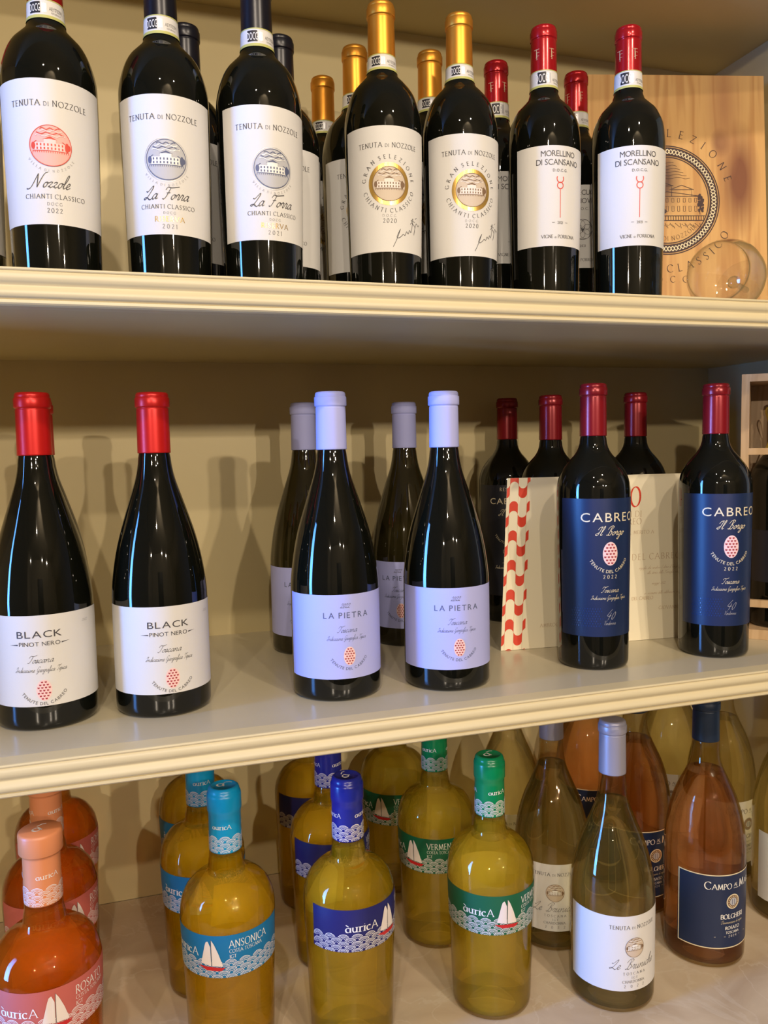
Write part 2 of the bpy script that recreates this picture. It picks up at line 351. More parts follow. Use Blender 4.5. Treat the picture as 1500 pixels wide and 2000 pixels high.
SCR = {  # joined hand, x-height .4
 'a': (.46, [[(.34, .34), (.22, .4), (.08, .25), (.06, .06), (.16, 0), (.3, .16), (.36, .4), (.34, .1), (.38, 0), (.48, .1)]]),
 'b': (.40, [[(0, .1), (.14, .5), (.2, .9), (.12, .98), (.07, .8), (.07, .1), (.16, 0), (.28, .1), (.3, .3), (.22, .38), (.4, .34)]]),
 'c': (.36, [[(.3, .32), (.22, .4), (.08, .28), (.06, .08), (.16, 0), (.38, .12)]]),
 'd': (.46, [[(.34, .34), (.22, .4), (.08, .25), (.06, .06), (.16, 0), (.3, .16), (.42, .95), (.34, .1), (.38, 0), (.48, .1)]]),
 'e': (.34, [[(.04, .12), (.24, .24), (.24, .38), (.14, .4), (.06, .2), (.1, .02), (.2, 0), (.36, .12)]]),
 'f': (.26, [[(0, .1), (.16, .5), (.26, .9), (.18, .98), (.12, .7), (.06, -.3), (0, -.36), (.0, -.2), (.28, .1)]]),
 'g': (.44, [[(.34, .34), (.22, .4), (.08, .25), (.06, .06), (.16, 0), (.3, .16), (.36, .4), (.3, -.3), (.18, -.42), (.1, -.3), (.46, .1)]]),
 'h': (.46, [[(0, .1), (.14, .5), (.2, .92), (.12, .98), (.06, .6), (.05, 0)], [(.05, .1), (.2, .38), (.32, .36), (.3, .08), (.36, 0), (.48, .1)]]),
 'i': (.22, [[(0, .1), (.12, .4), (.08, .1), (.14, 0), (.24, .1)], [(.16, .55), (.19, .58)]]),
 'l': (.22, [[(0, .1), (.16, .55), (.2, .92), (.12, .98), (.07, .7), (.06, .1), (.12, 0), (.24, .1)]]),
 'n': (.50, [[(0, .3), (.07, .4), (.06, 0)], [(.06, .1), (.22, .38), (.34, .34), (.32, .08), (.38, 0), (.52, .1)]]),
 'o': (.38, [[(.24, .38), (.08, .3), (.05, .1), (.14, 0), (.28, .12), (.28, .32), (.2, .38), (.4, .3)]]),
 'p': (.44, [[(0, .2), (.12, .44), (.02, -.4)], [(.08, .1), (.22, .38), (.32, .3), (.28, .06), (.16, 0), (.44, .1)]]),
 'r': (.32, [[(0, .12), (.1, .44), (.18, .36), (.24, .38), (.2, .1), (.24, 0), (.34, .1)]]),
 's': (.30, [[(0, .1), (.16, .42), (.2, .14), (.12, 0), (.02, .06), (.32, .1)]]),
 't': (.26, [[(0, .1), (.16, .7), (.08, .1), (.14, 0), (.28, .1)], [(.02, .45), (.26, .48)]]),
 'u': (.48, [[(0, .3), (.08, .4), (.05, .1), (.14, 0), (.28, .14), (.34, .4), (.31, .08), (.38, 0), (.5, .1)]]),
 'z': (.36, [[(.02, .32), (.14, .4), (.26, .34), (.04, .04), (.16, .08), (.22, -.02), (.38, .1)]]),
 'm': (.72, [[(0, .3), (.07, .4), (.06, 0)], [(.06, .1), (.2, .38), (.3, .34), (.29, 0)], [(.29, .1), (.44, .38), (.54, .34), (.53, .08), (.6, 0), (.74, .1)]]),
 'v': (.44, [[(0, .3), (.08, .4), (.1, .02), (.24, .1), (.32, .4), (.46, .3)]]),
 'C': (.60, [[(.5, .78), (.4, .98), (.14, .8), (.04, .4), (.12, .04), (.34, 0), (.6, .14)]]),
 'D': (.74, [[(.24, .9), (.12, .2), (.0, .04), (.3, 0), (.62, .3), (.6, .8), (.3, .98), (-.04, .8), (.02, .6)]]),
 'P': (.58, [[(.04, .06), (.12, 0), (.22, .2), (.3, .9)], [(0, .62), (.12, .9), (.4, 1.0), (.58, .8), (.44, .52), (.22, .5)]]),
 'N': (.86, [[(-.35, -.05), (-.2, -.1), (.02, .1), (.2, .96)], [(.2, .96), (.46, 0)], [(.46, 0), (.64, .9), (.86, 1.08)]]),
 'L': (.52, [[(-.1, .6), (.04, .55), (.3, .96), (.36, .8), (.2, .3), (.02, 0), (-.12, .08), (.1, .14), (.4, -.04), (.56, .1)]]),
 'F': (.60, [[(0, .06), (.1, 0), (.22, .2), (.34, .86)], [(0, .68), (.1, .9), (.4, .86), (.95, .98)], [(.16, .46), (.42, .5)]]),
 'T': (.50, [[(0, .08), (.1, 0), (.24, .2), (.36, .86)], [(-.06, .64), (.06, .9), (.36, .84), (.74, .98)]]),
 'I': (.44, [[(.02, .6), (.12, .86), (.4, .92)], [(.36, .92), (.22, .1), (.08, 0), (-.04, .12), (.24, .3)]]),
 'G': (.62, [[(.5, .8), (.36, .98), (.12, .8), (.04, .4), (.14, .1), (.34, .16), (.44, .5), (.36, -.1), (.2, -.36), (.1, -.2), (.6, .1)]]),
 'B': (.66, [[(.06, .06), (.16, 0), (.26, .2), (.34, .9)], [(0, .62), (.12, .9), (.4, 1.0), (.56, .84), (.34, .52), (.54, .36), (.5, .06), (.3, 0), (.22, .12)]]),
 'V': (.60, [[(0, .8), (.12, .96), (.18, .0), (.56, 1.0), (.7, .9)]]),
 '2': (.44, [[(.05, .5), (.14, .66), (.3, .7), (.34, .5), (.04, .04), (.2, .08), (.42, .02)]]),
 '0': (.42, [[(.2, .7), (.06, .4), (.1, .06), (.22, 0), (.34, .3), (.3, .64), (.2, .7)]]),
 '4': (.50, [[(.3, .98), (.02, .36), (.44, .36)], [(.34, .62), (.28, -.02)]]),
}
_scg = {}
def script_glyph(ch, bold=1.0):
    k = (ch, bold)
    if k in _scg: return _scg[k]
    if ch not in SCR: return ([], [], .22)
    w, st = SCR[ch]; V, F = [], []
    for s in st:
        pts = [(x+.45*y, y) for x, y in crom(s, 3)]
        g = pen(pts, .085*bold, .03*bold, 40); n = len(V); V.extend(g[0]); F.extend(tuple(n+i for i in f) for f in g[1])
    _scg[k] = (V, F, w); return _scg[k]
def glyph(font, ch, bold):
    if font == 'sans': return sans_glyph(ch)
    if font == 'serif': return serif_glyph(ch, bold)
    return script_glyph(ch, bold)
class Print:
    """flat print in label coordinates (u right, v up, mm), several inks"""
    def __init__(s): s.V = []; s.F = []; s.I = []; s.inks = []; s.L = []; s.layer = 1
    def k(s, ink):
        if ink not in s.inks: s.inks.append(ink)
        return s.inks.index(ink)
    def add(s, V, F, ink, dx=0, dy=0, sx=1, sy=None, rot=0):
        sy = sx if sy is None else sy; c, q = math.cos(rot), math.sin(rot); n = len(s.V); i = s.k(ink)
        s.V += [(dx+sx*x*c-sy*y*q, dy+sx*x*q+sy*y*c) for x, y in V]
        s.F += [tuple(n+a for a in f) for f in F]; s.I += [i]*len(F); s.L += [s.layer]*len(V)
    def text(s, t, u, v, h, font='serif', ink='ink', sp=.14, wx=1.0, bold=1.0, align='c', small=None):
        """baseline v, centred on u; chars in `small` are drawn at 70 %"""
        G = []; x = 0
        for j, ch in enumerate(t):
            if ch == ' ': x += .42*wx; continue
            kk = 1.0
            if small and j in small: kk = .68
            g = glyph(font, ch, bold); G.append((g, x, kk)); x += g[2]*wx*kk + sp
        w = (x-sp)*h; x0 = u - w/2 if align == 'c' else (u if align == 'l' else u-w)
        for g, gx, kk in G: s.add(g[0], g[1], ink, x0+gx*h, v, h*wx*kk, h*kk)
        return w
    def arctext(s, t, cu, cv, r, a_mid, h, font='serif', ink='ink', sp=.14, top=True, wx=1.0, bold=1.0):
        G = []; x = 0
        for ch in t:
            if ch == ' ': x += .42; continue
            g = glyph(font, ch, bold); G.append((g, x+g[2]*wx/2)); x += g[2]*wx+sp
        tot = (x-sp)*h
        for g, gx in G:
            d = (gx*h - tot/2)/r
            a = math.radians(a_mid) + (-d if top else d)
            rr = r if top else r+h
            rot = a - PI/2 if top else a + PI/2
            w = g[2]*wx/2*h
            bx, by = cu+rr*math.cos(a) - w*math.cos(rot), cv+rr*math.sin(a) - w*math.sin(rot)
            s.add(g[0], g[1], ink, bx, by, h*wx, h, rot)
    def poly(s, pts, ink): s.add(pts, [tuple(range(len(pts)))], ink)
    def line(s, pts, w, ink): s.add(*ribbon(pts, w), ink)
    def disc(s, cx, cy, rx, ry, ink, n=32):
        k = max(6, min(28, int(rx/0.7))); V = []
        for i in range(k+1):
            a = PI*i/k; V += [(cx-rx*math.cos(a), cy-ry*math.sin(a)), (cx-rx*math.cos(a), cy+ry*math.sin(a))]
        s.add(V, [(2*i, 2*i+2, 2*i+3, 2*i+1) for i in range(k)], ink)
    def band(s, lo, up, ink, n=12):
        """area between two polylines that share their x range, cut in narrow columns"""
        def at(p, x):
            for (a, b), (c, d_) in zip(p, p[1:]):
                if x <= c+1e-9: return b+(d_-b)*(x-a)/max(1e-9, c-a)
            return p[-1][1]
        V = []
        for i in range(n+1):
            x = lo[0][0]+(lo[-1][0]-lo[0][0])*i/n; V += [(x, at(lo, x)), (x, at(up, x))]
        s.add(V, [(2*i, 2*i+2, 2*i+3, 2*i+1) for i in range(n)], ink)
    def ring(s, cx, cy, r, w, ink, n=48, ry=None):
        ry = ry or r
        s.line([(cx+r*math.cos(2*PI*i/n), cy+ry*math.sin(2*PI*i/n)) for i in range(n+1)], w, ink)
    def rect(s, x0, x1, y0, y1, ink, nu=1):
        nu = max(nu, int(abs(x1-x0)/1.6)+1)
        V = []; F = []
        for i in range(nu+1): V += [(x0+(x1-x0)*i/nu, y0), (x0+(x1-x0)*i/nu, y1)]
        F = [(2*i, 2*i+2, 2*i+3, 2*i+1) for i in range(nu)]
        s.add(V, F, ink)
def villa(P, cx, cy, r, pale, ink, paper='white'):
    """round engraving: a villa with tiled roofs and trees under swirling clouds"""
    P.layer = 3; P.disc(cx, cy, r, r, pale); P.layer = 4
    def ch(y): return math.sqrt(max(0, r*r-y*y))
    for i in range(9):                                   # ploughed foreground, hatched
        y = -r*.42 - i*r*.06; w = ch(y)*.96
        P.line([(cx-w, cy+y), (cx+w, cy+y)], r*.02, ink)
    P.line([(cx-ch(r*.36)*.97, cy-r*.36), (cx+ch(r*.36)*.97, cy-r*.36)], r*.05, ink)
    for i in range(-8, 9):                               # balustrade
        P.line([(cx+i*r*.105, cy-r*.36), (cx+i*r*.105, cy-r*.27)], r*.03, ink)
    P.rect(cx-r*.86, cx+r*.86, cy-r*.28, cy-r*.25, ink)
    P.layer = 5; P.rect(cx-r*.74, cx+r*.66, cy-r*.24, cy+r*.13, paper)
    P.rect(cx-r*.30, cx+r*.26, cy+r*.13, cy+r*.30, paper); P.layer = 6
    P.poly([(cx-r*.8, cy+r*.13), (cx+r*.72, cy+r*.13), (cx+r*.6, cy+r*.22), (cx-r*.68, cy+r*.22)], ink)
    P.poly([(cx-r*.36, cy+r*.29), (cx+r*.32, cy+r*.29), (cx+r*.0, cy+r*.44)], ink)
    for i in range(8):
        x = cx-r*.66+i*r*.17
        P.rect(x, x+r*.07, cy-r*.02, cy+r*.09, ink); P.rect(x, x+r*.07, cy-r*.20, cy-r*.09, ink)
    for k, (x, s2) in enumerate(((-.83, .2), (.80, .26), (.88, .16))):
        P.disc(cx+x*r*.98, cy-r*.02, r*.10, r*s2*.9, ink, 12)
    for j in range(4):
        y = .48+.11*j; w = math.sqrt(1-y*y)*.8
        P.line([(cx+r*(-w+2*w*i/12), cy+r*(y+.05*math.sin(i*1.3+j*2))) for i in range(13)], r*.045, paper if j % 2 == 0 else ink)
    P.ring(cx, cy, r, r*.03, ink); P.layer = 1
def egg(P, cx, cy, rx, ry):
    P.disc(cx, cy, rx, ry, 'eggpink'); P.layer = 3
    for j in range(-3, 4):
        y = j*ry*.26
        w = math.sqrt(max(0, 1-(y/ry)**2))*rx*.86
        for i in range(-3, 4):
            x = (i+(.5 if j % 2 else 0))*rx*.46
            if abs(x) <= w*.98:
                P.poly([(cx+x-rx*.13, cy+y-ry*.07), (cx+x, cy+y-ry*.10), (cx+x+rx*.13, cy+y-ry*.07), (cx+x+rx*.13, cy+y+ry*.07), (cx+x, cy+y+ry*.03), (cx+x-rx*.13, cy+y+ry*.07)], 'eggred')
    P.layer = 1
def waves(P, u0, u1, v0, v1, dark, r=5.2, ink='wave'):
    """rows of concentric scallop arcs; a lower row covers the row above it"""
    rows = int(round((v1-v0)/(r*.62))); C = []
    n = max(2, int(round((u1-u0)/(2*r)))); p = (u1-u0)/n; r = p/2*1.0
    for j in range(rows+1):
        for i in range(n+1):
            cx_ = u0+p*i+(0 if j % 2 else p/2)
            if u0+r*.4 < cx_ < u1-r*.4: C.append((j, cx_, v0+(j-.75)*r*.56))
    for j, cx_, cy_ in C:
        near = [(a, b) for jj, a, b in C if j-3 <= jj < j and abs(a-cx_) < 2*r]
        for rr, w in ((.94, .085), (.77, .06), (.58, .07), (.34, .07)):
            run = []
            for k in range(17):
                x, y = cx_+rr*r*math.cos(PI*k/16), cy_+rr*r*math.sin(PI*k/16)
                ok = y > v0 and u0 < x < u1 and all((x-a)**2+(y-b)**2 > (r*1.0)**2 for a, b in near)
                if ok: run.append((x, y))
                if (not ok or k == 16) and run:
                    if len(run) > 1: P.line(run, w*r, ink)
                    run = []
def flat_mesh(name, P, base=0.0, off=0.0):
    # lay print on a plane: u -> x, v -> z, facing -y
    V = []
    return mesh(name, [(u, -off, v) for u, v in P.V], P.F, [INK[k] for k in P.inks], P.I)
def bend_mesh(name, P, rad, off=0.42):
    """wrap print round a bottle whose radius at height z is rad(z); layered inks are lifted slightly"""
    V = []
    for (u, v), l in zip(P.V, P.L):
        R = rad(v); a = -PI/2 + u/R; r = R + off + 0.09*(l-1)
        V.append((r*math.cos(a), r*math.sin(a), v))
    return mesh(name, V, P.F, [INK[k] for k in P.inks], P.I)
def wrap_sheet(name, rad, u0, u1, v0, v1, m, off=0.2, nu=40, nv=6):
    V, F = [], []
    for j in range(nv+1):
        v = v0+(v1-v0)*j/nv; R = rad(v)
        for i in range(nu+1):
            a = -PI/2+(u0+(u1-u0)*i/nu)/R; V.append(((R+off)*math.cos(a), (R+off)*math.sin(a), v))
    for j in range(nv):
        for i in range(nu):
            k = j*(nu+1)+i; F.append((k, k+1, k+nu+2, k+nu+1))
    return mesh(name, V, F, [m], None, True)

# ------------------------------------------------------------------ bottle shapes (z, r) of the glass outside, and capsule data
def base_rows(R, rr=6):
    return [(0.0, R-rr*.8), (1.0, R-rr*.42), (2.6, R-rr*.14), (rr, R)]
SHAPES = {}
def shape(key, H, R, rows, neck, ring_h, ring_r, cap_bot, cap_r, thin_top=None):
    rows = smooth_tab(base_rows(R)+rows+[(H-3, neck)])
    rows = [(z, min(r, cap_r-1.3) if z > cap_bot+.5 else r) for z, r in rows]
    SHAPES[key] = dict(H=H, rows=rows, neck=neck, ring_h=ring_h, ring_r=ring_r, cap_bot=cap_bot, cap_r=cap_r)
shape('burgundy', 303.4, 44.9, [(60, 44.9), (112, 44.6), (120, 44.0), (134, 42.3), (152, 39.2), (169, 35.1), (187, 29.6), (205, 23.8), (222, 18.4), (236, 15.7), (247, 14.9)], 14.3, 14, 16.1, 246, 15.4)
shape('bordeaux', 312.6, 38.6, [(60, 39.0), (150, 40.0), (190, 40.2), (203, 39.2), (213, 36.0), (221, 31.6), (228, 26.2), (234, 20.8), (242, 16.2), (252, 14.3)], 13.8, 13, 15.3, 255, 14.6)
shape('tuscan', 311.2, 37.2, [(60, 38.2), (150, 40.2), (180, 40.4), (192, 40.0), (204, 37.6), (216, 33.8), (224, 29.2), (231, 23.2), (236, 18.2), (241, 15.8), (250, 14.6)], 14.0, 14, 14.9, 257, 14.3)
shape('tuscan_short', 291.0, 37.0, [(55, 38.0), (140, 39.9), (168, 40.1), (180, 39.7), (191, 37.4), (202, 33.6), (210, 29.0), (216, 23.4), (221, 18.4), (226, 16.0), (236, 15.0)], 14.3, 14, 15.2, 243, 14.7)
shape('tuscan_tall', 317.0, 37.6, [(60, 38.5), (150, 40.3), (182, 40.4), (194, 40.0), (209, 38.2), (218, 34.6), (226, 30.4), (232, 24.6), (238, 18.6), (244, 16.2), (254, 15.0)], 14.2, 14, 15.0, 264, 14.6)
shape('round_shoulder', 268.8, 41.4, [(40, 42.6), (80, 43.8), (130, 45.6), (143, 46.0), (152, 45.5), (161, 43.6), (168, 40.6), (174, 36.0), (179, 29.6), (182.5, 22.0), (186, 18.4), (194, 17.2), (199, 16.2), (206, 15.6)], 15.2, 24, 16.6, 206, 15.7)
shape('slim_burgundy', 300, 44.0, [(60, 44.4), (110, 44.6), (122, 44.0), (138, 42.0), (156, 38.0), (174, 32.2), (191, 24.8), (209, 17.8), (224, 14.8), (240, 13.9)], 13.4, 13, 14.9, 243, 14.3)
shape('wide_burgundy', 300, 44.2, [(60, 44.8), (125, 44.9), (138, 44.2), (154, 42.2), (173, 38.0), (191, 32.0), (209, 23.6), (219, 19.2), (228, 16.2), (242, 14.9)], 14.4, 13, 15.6, 251, 15.0)
_mc = {}
def radf(key):
    rows = SHAPES[key]['rows']; return lambda z: interp(rows, z)
def glass_me(key, m, clear=False):
    k = (key, m.name)
    if k not in _mc:
        rows = SHAPES[key]['rows']; R0 = rows[0][1]
        pf = [(0, 14), (R0*.3, 12.5), (R0*.62, 7), (R0*.86, 1.0)] + [(r, z) for z, r in rows]
        if not clear: pf += [(0, rows[-1][0])]
        V, F = lathe(pf, 64); _mc[k] = mesh('glass', V, F, [m], None, True)
    return _mc[k]
def wine_me(key, m, fill):
    k = (key, m.name, 'w', fill)
    if k not in _mc:
        rows = SHAPES[key]['rows']; R0 = rows[0][1]; t = 0.9
        pf = [(0, 15.5), (R0*.3, 14), (R0*.62, 8.5), (R0*.84, 2.6)] + [(r-t, z) for z, r in rows if 3 < z < fill]
        pf += [(interp(rows, fill)-t, fill), (0, fill-.2)]
        V, F = lathe(pf, 64); _mc[k] = mesh('wine', V, F, [m], None, True)
    return _mc[k]
def capsule_me(key, m, style='foil'):
    k = (key, m.name, 'cap', style)
    if k not in _mc:
        s = SHAPES[key]; H, rr, rh, cb, cr = s['H'], s['ring_r'], s['ring_h'], s['cap_bot'], s['cap_r']
        pf = [(cr-.9, cb), (cr, cb-.05), (cr, cb+1)]
        if style == 'stopper':      # broad flat cap over a narrower sleeve
            pf += [(cr-.2, cb+20), (cr-.3, H-22), (cr-.2, H-19.6), (rr+1.0, H-19.0), (rr+1.6, H-18.0), (rr+1.6, H-3), (rr+1.2, H-1), (rr, H), (0, H)]
        elif style == 'crown':      # auric screw capsule with a rounded shoulder
            pf += [(cr-.1, H-30), (cr+.1, H-25), (rr-.1, H-23.4), (rr, H-21), (rr, H-9), (rr-.6, H-6.4), (rr-1.2, H-6), (rr-1.4, H-3.6), (rr-2.2, H-1.6), (rr-3.6, H-.5), (rr-5, H-.2), (rr-5.4, H-.7), (0, H-.7)]
        else:
            pf += [(cr-.3, H-rh-14), (cr-.45, H-rh-2.4), (cr-.5, H-rh-1.6), (cr-1.1, H-rh-.7), (rr-.3, H-rh-.2), (rr, H-rh+.7), (rr, H-5.5), (rr-.2, H-5.1), (rr-1.1, H-4.7), (rr-.9, H-4.2), (rr-.95, H-2.4), (rr-1.6, H-.8), (rr-2.8, H-.1), (rr-4, H), (0, H-.15)]
        V, F = lathe(pf, 48); _mc[k] = mesh('capsule', V, F, [m], None, True)
    return _mc[k]
def part(name, me, parent, label=None):
    o = ob(name, me, parent)
    if label: o['label'] = label
    return o

# ------------------------------------------------------------------ label designs: (sheet rect, paper, print builder)
TEN = 'TENUTA DI NOZZOLE'
def ten(P, u, v, h, ink='ink', sag=0): P.text(TEN, u, v, h*.93, 'serif', ink, .19, small=(7, 8), bold=.95)
def d_nozzole():
    P = Print(); ten(P, 0, 145, 5.0, 'ink')
    villa(P, 0, 113, 16.5, 'pink', 'red', 'eggpink'); P.arctext('VILLA DI NOZZOLE', 0, 113, 19.6, -90, 1.9, 'serif', 'fine', .9, top=False)
    P.text('Nozzole', -2, 79, 11.5, 'script', 'ink', 0.0, bold=1.1, wx=.92); P.text('CHIANTI CLASSICO', 2, 70, 3.6, 'serif', 'ink', .26)
    P.text('DOCG', 1, 64.5, 2.4, 'serif', 'grey', .5); P.text('2022', 1, 58.5, 3.6, 'serif', 'ink', .35)
    return P
def d_forra():
    P = Print(); ten(P, -2, 144, 5.0, 'ink')
    villa(P, 0, 110, 17, 'bluegrey', 'navy'); P.ring(0, 110, 18.6, .35, 'silver'); P.arctext('VILLA DI NOZZOLE', 0, 110, 20.6, -90, 1.9, 'serif', 'fine', .9, top=False)
    P.text('La Forra', -1, 76.5, 11.5, 'script', 'ink', 0.0, bold=1.1, wx=.95); P.text('CHIANTI CLASSICO', 0, 68.6, 3.5, 'serif', 'ink', .26)
    P.text('DOCG', 1, 64, 2.0, 'serif', 'grey', .6); P.text('RISERVA', 1, 57.6, 4.2, 'serif', 'gold', .3); P.text('2021', 1, 51.6, 3.6, 'serif', 'grey', .5)
    return P
def d_gran():
    P = Print(); ten(P, 0, 155, 5.0, 'ink')
    P.arctext('GRAN SELEZIONE', 0, 119.5, 24.6, 92, 3.9, 'serif', 'ink', .78); P.arctext('CHIANTI CLASSICO', 0, 119.5, 24.2, -88, 3.9, 'serif', 'ink', .46, top=False)
    P.layer = 1; P.disc(0, 119.5, 21, 21, 'gold'); villa(P, 0, 119.5, 16.8, 'tan', 'brown', 'sail')
    P.text('D.O.C.G.', 0, 87.4, 2.4, 'serif', 'fine', .3); P.text('2020', 0, 81.6, 4.0, 'serif', 'ink', .35)
    pts = crom([(3, 58), (7, 66), (11, 76), (7, 68), (9, 67), (12, 69), (14, 71), (16, 70), (18, 74), (20, 72), (22, 76), (24, 74), (27, 88), (25, 84), (30, 80), (28, 72), (32, 84), (36, 82), (38, 84)], 3)
    P.line(pts, .55, 'ink'); P.line([(23, 82), (33, 90)], .5, 'ink'); P.line([(24, 86), (30, 85)], .4, 'ink')
    P.line([(14, 60), (38, 61)], .5, 'cream')
    return P
def horns(P, cx, y):
    P.ring(cx, y, 3.4, 1.0, 'red', 18); P.line(arc(cx, y+7.2, 3.9, 4.2, 150, 390, 12), 1.0, 'red'); P.line([(cx, y-3.4), (cx, y-34)], .7, 'red')
def d_morellino():
    P = Print(); P.text('MORELLINO', 0, 165.5, 6.4, 'sans', 'ink', .07, .92); P.text('DI SCANSANO', 0, 156.5, 6.4, 'sans', 'ink', .07, .92)
    P.text('D.O.C.G.', 1, 149.5, 3.0, 'sans', 'ink', .2); horns(P, 1, 135); P.text('2021', 1, 94.5, 3.0, 'sans', 'ink', .06)
    P.line([(-8, 96), (-5, 96)], .4, 'ink'); P.line([(7, 96), (10, 96)], .4, 'ink')
    P.text('VIGNE a PORRONA', 0, 79.5, 3.4, 'serif', 'ink', .12, bold=1.1)
    return P
def d_monte():
    P = Print(); P.text('MONTECUCCO', 0, 158, 6.4, 'sans', 'ink', .07, .92); P.text('SANGIOVESE', 0, 148, 6.4, 'sans', 'ink', .07, .92)
    P.text('D.O.C.', 1, 140, 3.4, 'sans', 'ink', .2); P.ring(1, 117, 12, .5, 'ink', 32)
    for k in range(6):
        a = k*PI/3; P.ring(1+6*math.cos(a), 117+6*math.sin(a), 6, .35, 'ink', 20)
    P.text('V', 1, 113.5, 7, 'sans', 'ink'); P.text('2021', 1, 96, 3.0, 'sans', 'ink'); P.text('VIGNE a PORRONA', 0, 79, 3.4, 'serif', 'ink', .12)
    return P
def toscana(P, u, v, ink, k=1.0):
    P.text('Toscana', u, v, 7.2*k, 'script', ink, 0, bold=.9); P.text('Indicazione Geografica Tipica', u, v-8.2*k, 5.0*k, 'script', ink, 0, bold=1.0, wx=.78)
def d_black():
    P = Print(); P.text('BLACK', 0, 85, 6.4, 'sans', 'ink', .22, 1.35); P.text('PINOT NERO', 0, 77.6, 3.9, 'sans', 'ink', .16, 1.1)
    P.poly([(-26, 78.8), (-18.5, 78.5), (-18.5, 79.6)], 'ink'); P.poly([(26, 80), (18.5, 79.6), (18.5, 78.5)], 'ink')
    toscana(P, 0, 62.5, 'ink'); egg(P, 2, 37.5, 6.6, 9.6); P.arctext('TENUTE DEL CABREO', 2, 47, 20, -90, 2.9, 'sans', 'ink', .16, top=False)
    P.text('2022', 43, 94, 3, 'script', 'grey'); return P
def d_pietra():
    P = Print(); P.text('2022', -2, 93, 6, 'script', 'ink', 0.0, wx=.9); P.text('LA PIETRA', 0, 83, 6.0, 'sans', 'navy', .3, 1.0)
    toscana(P, 0, 69, 'navy', .92); egg(P, 2, 45.5, 6.0, 9.2); P.arctext('TENUTE DEL CABREO', 2, 54, 19.5, -90, 2.9, 'sans', 'navy', .16, top=False)
    return P
def d_cabreo():
    P = Print(); P.text('CABREO', 2, 163, 10.2, 'sans', 'cream', .26, 1.15); P.text('Il Borgo', 0, 148.5, 10, 'script', 'cream', 0.0, bold=1.1)
    egg(P, 0, 128.5, 8.6, 12.8); P.arctext('TENUTE DEL CABREO', 0, 133, 22, -90, 3.6, 'sans', 'cream', .12, top=False)
    P.text('2022', 0, 101.6, 3.8, 'serif', 'cream', .6); toscana(P, 0, 86.5, 'cream', .95)
    P.text('40', 0, 57, 11, 'script', 'silver', .02, bold=.7); P.text('Vendemmie', 0, 51, 4.6, 'script', 'silver', 0, wx=.7)
    for j in range(8):
        for i in range(13 - (j % 3)):
            P.poly([(-42+i*2.7+(j % 2)*1.35+a, 49+j*2.7+b) for a, b in ((0, 0), (.9, .2), (.9, 1.3), (.45, 1.7), (0, 1.3))], 'emboss')
    return P
def d_cabreo_black():
    P = Print(); P.text('CABREO', -1, 166, 8.6, 'sans', 'cream', .2, 1.12); P.text('RESERVE', 0, 184, 4.4, 'serif', 'cream', .3); P.text('Il Borgo', 0, 150, 9.5, 'script', 'cream', 0.0, bold=.9)
    egg(P, 0, 130, 6.9, 10.0); P.arctext('TENUTE DEL CABREO', 0, 133.5, 20.5, -90, 3.4, 'sans', 'cream', .12, top=False); P.text('DOCG', 0, 98, 4.5, 'serif', 'cream', .3)
    toscana(P, 0, 84, 'cream', .95); return P
def auric(P, v1, fill, prod, word):
    """word-mark, boat, product name and scallop band; v1 = label top"""
    waves(P, -79.5, 79.5, v1-42, v1-25, fill, 6.4)
    P.text('auric', -32, v1-21.5, 11.2, 'serif', 'white', .05, bold=.95); P.line([(-44.2, v1-14.0), (-41.6, v1-15.6)], .8, 'white')
    P.text('A', -15.2, v1-21.5, 7.8, 'serif', 'white', bold=.8, wx=.95)
    P.layer = 4; P.band([(-8.5, v1-28), (1.4, v1-29.6)], [(-8.5, v1-27.4), (-3.4, v1-7), (-1, v1-5), (1.4, v1-11)], 'sail', 9)
    P.band([(2.4, v1-29.8), (12.5, v1-30.2)], [(2.4, v1-4), (5, v1-8), (9, v1-18), (12.5, v1-30)], 'sail', 9)
    P.layer = 6; P.line([(2.0, v1-30), (2.3, v1-4)], .5, 'grey')
    P.band([(-11, v1-30.4), (-3, v1-34.2), (11, v1-34.6), (14.6, v1-31.6)], [(-11, v1-30), (14.6, v1-31.2)], 'hull', 16)
    P.layer = 1; P.text(prod, 19, v1-12.5, 7.2, 'serif', 'white', .1, .8, align='l', bold=.9); P.text('COSTA TOSCANA', 19, v1-17.6, 3.4, 'serif', 'white', .12, .85, align='l', bold=.9); P.text('IGT', 19, v1-22.6, 3.2, 'serif', 'white', .1, align='l')
def d_lebruni():
    P = Print(); ten(P, 0, 93, 4.2, 'ink'); villa(P, 0, 73, 10.5, 'tan', 'brown'); P.text('Le Bruniche', 0, 50, 11, 'script', 'grey', 0, bold=.8)
    P.text('TOSCANA', 0, 43.6, 2.8, 'serif', 'grey', .6); P.text('IGT', 0, 39.2, 2.4, 'serif', 'grey', .5); P.text('CHARDONNAY', 0, 34.8, 2.8, 'serif', 'grey', .2); P.text('2022', 0, 29.6, 3.0, 'serif', 'grey', 1.8)
    return P
